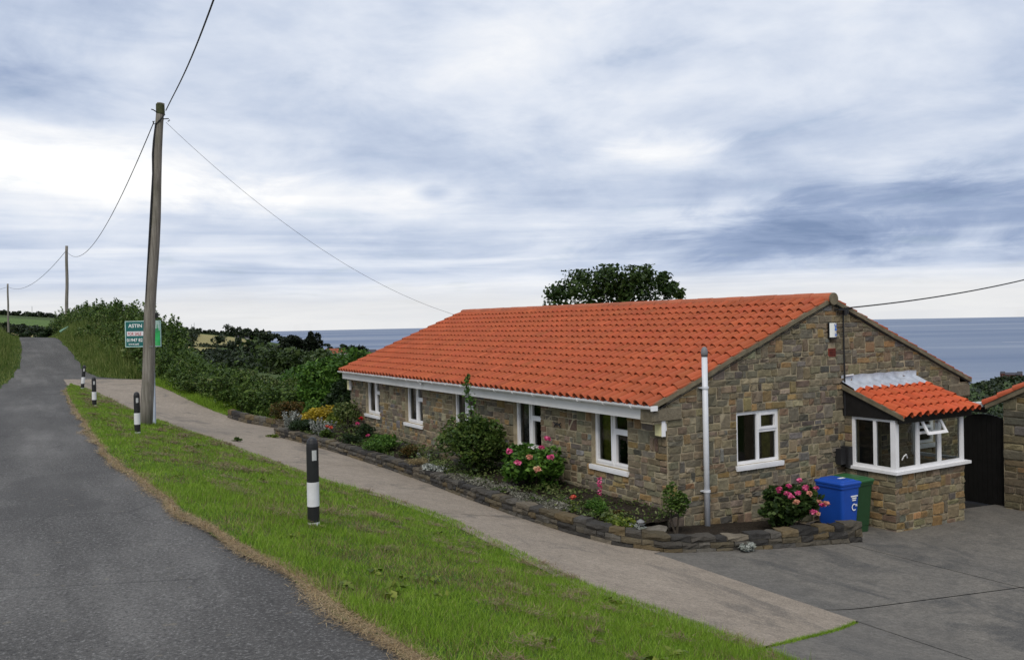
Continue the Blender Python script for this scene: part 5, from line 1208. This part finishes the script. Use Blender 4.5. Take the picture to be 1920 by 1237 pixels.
P = np.concatenate([ray(px, py, 33+RNG.uniform(-1, 1))+np.clip(RNG.normal(0, .48, (int(330*rr/.5), 3)), -.85, .85)*np.array([rr, rr, rr*1.15]) for px, py, rr in ((1035, 556, .38), (1052, 548, .42), (1078, 534, .55), (1092, 520, .30), (1110, 540, .6), (1130, 522, .5), (1142, 514, .36), (1155, 530, .55), (1172, 545, .6), (1185, 520, .45), (1200, 525, .5), (1213, 512, .32), (1215, 545, .5), (1240, 530, .34), (1246, 520, .2), (1250, 550, .35), (1262, 540, .22), (1275, 552, .2), (1140, 556, .8), (1190, 558, .8), (1090, 562, .7))])
V, F = leaf_geo(P, .16); M('upper_foliage', V, F, L_TREE, syc)
# ------------------------------------------------------------------ far country
def azr(px, r): a = YAW+math.atan((px-960)/CAMF); return CAM[0]+r*math.sin(a), CAM[1]+r*math.cos(a)
def far_hedge(name, lab, pts, h, depth, nclump, nleaf, leaf, mat=L_FAR, cat='hedge', cl=(.5, 1.)):
    return hedge(name, lab, cat, [azr(*p) for p in pts], h, depth, nclump, nleaf, leaf, mat, 'hedges and woods in the far country', cl=cl, rough=.5)
far_hedge('skyline_wood', 'dark belt of trees along the skyline above the lane', [(-60, 860), (30, 870), (120, 880), (200, 890), (290, 900)], 4, 22, 200, 9000, 2., cl=(1.4, 2.8))
far_hedge('skyline_wood', 'thin dark tree line on the skyline right of the sign', [(285, 905), (340, 905), (400, 900), (440, 880)], 4, 14, 90, 4200, 1.8, cl=(1.2, 2.6))
far_hedge('hilltop_wood', 'dark wooded knoll at the end of the skyline before the sea', [(432, 900), (460, 900), (500, 890), (516, 880)], 9, 26, 120, 5600, 2.4, cl=(1.8, 3.6))
far_hedge('field_hedge', 'dark hedge between the green field and the hay field', [(364, 850), (356, 700), (348, 560), (338, 480)], 5, 9, 90, 3600, 1.6, cl=(1.5, 3.0))
far_hedge('field_hedge', 'hedge along the foot of the hay field', [(300, 470), (360, 460), (420, 455), (475, 450)], 1.5, 6, 70, 3000, 1.3, cl=(1.5, 3.))
far_hedge('thicket', 'dark thicket in the dip below the hay field', [(398, 210), (420, 225), (450, 230), (480, 215)], 2.0, 20, 170, 15000, .8, cl=(.9, 1.7))
far_hedge('thicket', 'brown-green thicket running down to the pine', [(455, 330), (490, 320), (530, 300), (545, 280)], 5.5, 20, 110, 7000, 1.2, cl=(1., 2.))
far_hedge('field_hedge', 'long hedge bordering the near pasture beyond the drive hedge', [(365, 150), (400, 143), (440, 128), (475, 118)], 1.7, 3, 110, 9000, .5, cl=(.8, 1.5))
far_hedge('field_hedge', 'hedge at the left above the near pasture', [(296, 190), (330, 185), (372, 160)], 1.6, 5, 80, 6000, .6, cl=(.9, 1.7))
far_hedge('field_hedge', 'dark hedge under the green field at the left edge', [(-40, 300), (20, 300), (45, 300)], 1.2, 5, 45, 2600, .9, cl=(1.2, 2.4))
far_hedge('thicket', 'dark clump beside the green field left of the second pole', [(40, 250), (60, 240), (80, 245), (118, 235)], 1.6, 10, 90, 6000, .8, cl=(1., 2.))
far_hedge('cliff_top_trees', 'row of small wind-bent trees on the cliff top before the sea', [(612, 850), (628, 850), (645, 840), (658, 835)], 9, 5, 22, 1500, 1.8, cl=(1.2, 2.6), cat='trees')
def pine(lab, px, ybase, ytop, depth, width, n, seed):
    p = ray(px, ybase, depth); z0 = float(TZ(p[0], p[1])[0]); zt_ = ray(px, ytop, depth)[2]
    return tree('pine_tree', lab, (p[0], p[1], z0), zt_-z0, (zt_-z0)*.25, (width/2, width/2), n, n*150, .55, L_PINE, r0=.25, clump=.28, group='dark pines beyond the bungalow')
pine('broad dark pine in front of the sea, left of the bungalow', 548, 660, 628, 150, 6.0, 60, 1)
pine('taller open dark pine with flat boughs beside the broad pine', 585, 660, 619, 146, 3.6, 34, 2)
pine('dark pine close to the corner of the orange roof', 672, 690, 648, 90, 2.9, 44, 3)
hedge('coastal_bush', 'mid green bushes below the dark pines', 'bushes', [azr(505, 95), azr(540, 92), azr(585, 90), azr(640, 84)], 3.2, 5, 90, 9000, .42, L_FARG, None, cl=(1., 1.9))
def far_house(name, lab, px, py, depth, w, h, rh, wallm, roofm, turn=.3, wins=3, chim=True):
    c = ray(px, py, depth); z0 = float(TZ(c[0], c[1])[0]); z0 = min(z0, c[2]-h-rh); zb_ = c[2]-h-rh; e = E(name, (c[0], c[1], min(z0, zb_))); ca, sa = math.cos(turn), math.sin(turn); d = w*.45
    f = lambda x, y, z: (c[0]+x*ca+y*sa, c[1]-x*sa+y*ca, zb_+z)
    B().box(-w/2, w/2, -d/2, d/2, z0-zb_-2, h, f).obj('wall', wallm, e)
    rf = B().add([f(*q) for q in ((-w/2-.3, -d/2-.3, h-.05), (w/2+.3, -d/2-.3, h-.05), (w/2+.3, d/2+.3, h-.05), (-w/2-.3, d/2+.3, h-.05), (-w/2, 0, h+rh), (w/2, 0, h+rh))], [(0, 1, 5, 4), (2, 3, 4, 5), (1, 2, 5), (3, 0, 4), (3, 2, 1, 0)]).obj('roof', roofm, e)
    for k in range(wins): x = -w/2+w*(k+.5)/wins; B().box(x-.5, x+.5, -d/2-.05, -d/2+.05, h*.35, h*.75, f).obj('window', DARK, e)
    if chim:
        for s_ in (-.3, .35): B().box(w*s_-.35, w*s_+.35, -.35, .35, h+rh*.5, h+rh+.7, f).obj('chimney', wallm, rf)
    return tag(e, lab, 'house', 'far houses')
RW = simple('far_white_wall', (.62, .61, .58), .8, .2); RB = simple('far_red_brick', (.115, .05, .04), .85, .2); RS = simple('far_slate_roof', (.06, .06, .075), .7, .2); RO = simple('far_orange_roof', (.25, .08, .045), .8, .2)
far_house('far_house', 'low house with orange roof beyond the broad bush', 630, 653, 300, 7, 1.8, 1.6, RW, RO, .45, 3, False); far_house('far_house', 'smaller orange roof right beside the low orange roofed house', 647, 654, 310, 4.5, 1.8, 1.5, RW, RO, .45, 2, False)
far_house('far_house', 'white house on the cliff beside the near roof edge', 694, 655, 420, 6, 2.6, 1.6, RW, RS, .6, 2, False)
far_house('far_farm', 'grey farm roof among trees on the wooded knoll', 455, 628, 850, 13, 3, 3, RW, RS, .5, 3, False)
far_house('headland_hotel', 'long brick hotel on the headland at the right', 1895, 698, 960, 20, 3.2, 2.2, RB, RS, 1.0, 7, False); far_house('headland_house', 'gabled brick house at the left end of the headland hotel', 1880, 696, 955, 4.5, 4.5, 2.2, RB, RS, 1.1, 2, False); far_house('headland_house', 'gabled brick house at the right end of the headland hotel', 1912, 696, 955, 5, 4.5, 2.2, RB, RS, 1.0, 2, False)
for k, (px, yt, yb3, d_) in enumerate(((364, 605, 622, 900), (359, 608, 622, 905), (60, 574, 590, 880))):
    p0, p1 = ray(px, yb3, d_), ray(px, yt, d_); b = B().tube([p0-np.array([0, 0, 3]), p1], [.3, .18], 6); tag(b.obj('radio_mast', STEEL), ['taller thin radio mast on the skyline right of the sign', 'shorter thin mast just left of the taller radio mast', 'thin mast on the skyline above the lane'][k], 'mast')
p0, p1 = ray(441, 645, 330), ray(441, 630, 330); tag(B().tube([p0-np.array([0, 0, 1]), p1], .14, 6).obj('field_pole', POLEW), 'small bare pole in the hay field', 'pole')
# wooded slope of the headland: one mass
def woodland():
    n = 900; px = RNG.uniform(1640, 2050, n); r = np.exp(RNG.uniform(math.log(90), math.log(1080), n)); P = []
    for k in range(n):
        x, y = azr(px[k], r[k]); z = float(TZ(x, y)[0]); s_ = min(5.5, .9+r[k]*.006)*RNG.uniform(.6, 1.2); P.append(shell((x, y, z+s_*.35), (s_, s_, s_*.75), 26))
    P = np.concatenate(P); d = np.linalg.norm(P-CAM, axis=1); V, F = leaf_geo(P, np.clip(d*.0032, .4, 3.2), .8, .6); o = M('distant_woodland', V, F, L_FAR); tag(o, 'dark woodland and scrub covering the headland slope', 'woodland', kind='stuff')
woodland()
# white water far out
b = B(); c0 = ray(1905, 637, 2900); 
for k in range(9): x = k*9.-42+RNG.normal(0, 2); b.add([(c0[0]+x*.87+q[0], c0[1]-x*.5+q[1], -99.8) for q in ((-6, 0), (0, -9), (7, 0), (0, 10))], [(0, 1, 2, 3)])
o = b.obj('surf', WHITEB); tag(o, 'thin white line of surf far out at the right', 'surf', kind='stuff')

# ------------------------------------------------------------------ grass
def grass():
    rng = np.random.default_rng(77)
    def cand(n, y0, y1, extra=.0):
        y = rng.uniform(y0, y1, n); a = np.interp(y, [p[0] for p in ROADR], [p[1] for p in ROADR])+.10; b_ = np.interp(y, [p[0] for p in VERGER], [p[1] for p in VERGER])+.05
        x = a+(b_-a)*rng.random(n); ok = b_-a > .02; return x[ok], y[ok]
    x, y = cand(1100000, -9.5, 31); d = np.hypot(x-CAM[0], y-CAM[1]); keep = rng.random(len(x)) < np.clip((7.5/d)**1.55, 0, 1)*.92
    # thin, worn patches
    worn = 1.2*vn(x, y, 1.1, 1)+.9*vn(x, y, 3.3, 2)+.5*vn(x, y, 8., 3)-1.05; keep &= rng.random(len(x)) < np.clip(1.-.5*np.clip(worn, 0, 2), .3, 1)
    x, y, d, wn = x[keep], y[keep], d[keep], worn[keep]; P = np.stack([x, y, H(x, y)+.004], -1)
    V, F = blade_geo(P, (.026+.052*vn(x, y, 2.2, 5)*vn(x, y, .8, 6)+.022*vn(x, y, 6., 7))*np.where(rng.random(len(x)) < .05, 1.6, 1.), .0052*np.clip(d/8, 1, 3)**.75, .62, rng)
    dry = rng.random(len(x)) < np.clip(.05+.55*np.clip(wn-.12, 0, 1), 0, .5); fd = np.repeat(dry, 1)
    for nm, kk, mt, lb in (('verge_grass', ~fd, G_BLADE, 'short mown green grass on the verge'), ('withered_grass', fd, G_THATCH, 'withered brown blades mixed into the verge grass')):
        VV = V.reshape(-1, 3, 3)[kk].reshape(-1, 3); o = M(nm, VV, np.arange(len(VV)).reshape(-1, 3), mt, org=(-5.5, 5, 2)); tag(o, lb, 'grass', kind='stuff')
    # straw-coloured clippings along the road edge
    n = 110000; y = rng.uniform(-9.5, 29, n); e_ = np.interp(y, [p[0] for p in ROADR], [p[1] for p in ROADR]); en = .035*np.sin(y*1.1)+.03*np.sin(y*2.9+1); wd = .07+.02*np.sin(y*.8)+.02*np.sin(y*3.3)
    x = e_+en+.05+rng.normal(0, 1, n)*wd*.8; d = np.hypot(x-CAM[0], y-CAM[1]); k = rng.random(n) < np.clip((8/d)**1.3, 0, 1); x, y, d = x[k], y[k], d[k]
    P = np.stack([x, y, H(x, y)+.004+.014*rng.random(len(x))], -1); V, F = blade_geo(P, .055, .0058*np.clip(d/8, 1, 3)**.8, .9, rng, flat=.93); o = M('grass_clippings', V, F, G_STRAW, org=(-7.5, 5, 2.3)); tag(o, 'dry straw coloured clippings along the road edge', 'clippings', kind='stuff')
    # brown thatch lumps lying on the grass
    P = []
    for k in range(230):
        yy = -7.5+34*rng.random()**1.6; a, b_ = itp(yy, ROADR)+.35, itp(yy, VERGER)-.02; xx = a+(b_-a)*(rng.random()**.75); s_ = .035+.085*rng.random()**1.6; m_ = int(240*s_/.1)
        q = np.stack([xx+rng.normal(0, s_, m_), yy+rng.normal(0, s_*.75, m_), np.zeros(m_)], -1); q[:, 2] = H(q[:, 0], q[:, 1])+.02+np.abs(rng.normal(0, .3+.2*rng.random(), m_))*s_; P.append(q)
    P = np.concatenate(P); d = np.hypot(P[:, 0]-CAM[0], P[:, 1]-CAM[1]); V, F = blade_geo(P, .06, .006*np.clip(d/8, 1, 3)**.8, .9, rng, flat=.8); o = M('dead_grass_lumps', V, F, G_THATCH, org=(-5.5, 5, 2)); tag(o, 'brown lumps of dead cut grass scattered over the verge', 'dead grass', kind='stuff')
    # tall grass of the banks
    n = 60000; y = rng.uniform(31.5, 66, n); side = rng.random(n) < .62; x = np.where(side, np.interp(y, [p[0] for p in ROADR2], [p[1] for p in ROADR2])+.05+rng.random(n)**1.2*3.0, np.interp(y, [p[0] for p in ROADL], [p[1] for p in ROADL])-.05-rng.random(n)*3.2)
    k = ~(side & (y < 33.8)); x, y = x[k], y[k]; P = np.stack([x, y, TZ(x, y)-.02], -1); h_ = np.where(side[k], np.clip((x-np.interp(y, [p[0] for p in ROADR2], [p[1] for p in ROADR2]))*.5, .12, .6), np.clip((np.interp(y, [p[0] for p in ROADL], [p[1] for p in ROADL])-x)*.4, .12, .6))
    V, F = blade_geo(P, h_, .03, .3, rng); o = M('bank_grass', V, F, G_TALL, org=(-6, 45, 3)); tag(o, 'long rough grass on the banks of the lane', 'grass', kind='stuff')
    # grass at the foot of the drive hedge
    n = 16000; y = rng.uniform(18.9, 33, n); x = np.interp(y, [p[0] for p in DRIVER], [p[1] for p in DRIVER])+.05+rng.random(n)*1.0; P = np.stack([x, y, TZ(x, y)-.01], -1); V, F = blade_geo(P, .12+.22*np.clip(np.sin(y*1.1)+.3, 0, 1), .016, .4, rng); o = M('hedge_foot_grass', V, F, G_BLADE, org=(-2, 26, 1)); tag(o, 'bright grass tufts at the foot of the drive hedge', 'grass', kind='stuff')
    P = []
    for (bx, by, rad_) in ((-6.42, -1.54, .085), (-6.73, 10.25, .085), (-6.8, 19.7, .085), (-6.51, 28.29, .085), (-6.05, 14.13, .19), (-5.82, 14.7, .1)):
        a = rng.uniform(0, 6.28, 420); r_ = rad_+np.abs(rng.normal(0, .05, 420)); P.append(np.stack([bx+np.cos(a)*r_, by+np.sin(a)*r_, H(bx+np.cos(a)*r_, by+np.sin(a)*r_)], -1))
    P = np.concatenate(P); V, F = blade_geo(P, .085, .008, .4, rng); o = M('base_tufts', V, F, G_BLADE, org=(-6.5, 10, 2)); tag(o, 'uncut grass tufts round the feet of the bollards and the pole', 'grass', kind='stuff')
    P = []
    for k in range(45):
        yy = -7.5+34*rng.random()**1.7; xx = itp(yy, ROADR)+.3+(itp(yy, VERGER)-itp(yy, ROADR)-.4)*rng.random(); m_ = 14
        P.append(np.stack([xx+rng.normal(0, .045, m_), yy+rng.normal(0, .045, m_), H(xx, yy)+.02+.03*rng.random(m_)], -1))
    V, F = leaf_geo(np.concatenate(P), .06, .7, 1.2, rng=rng); o = M('verge_weeds', V, F, L_YG, org=(-5.5, 5, 2)); tag(o, 'small broad-leaved weeds in the verge grass', 'weeds', kind='stuff')
    # moss line where the drive meets the darker slab
    n = 2600; t = rng.random(n); x = -3.4+2.3*t; y = -5.42+(x+3.53)*.40-.015+rng.normal(0, .015, n); P = np.stack([x, y, H(x, y)+.0], -1); V, F = blade_geo(P, .03, .007, .6, rng); o = M('joint_moss', V, F, G_BLADE, org=(-2, -5, 1.2)); tag(o, 'mossy weeds in the joint at the end of the pale drive', 'moss', kind='stuff')
grass()
B().tube([ray(113, 622, 66), ray(129, 613, 66)], .10, 8).obj('drain_pipe', PALEGREEN); tag(bpy.data.objects['drain_pipe'], 'pale green plastic tube lying on the bank below the second pole', 'tube')
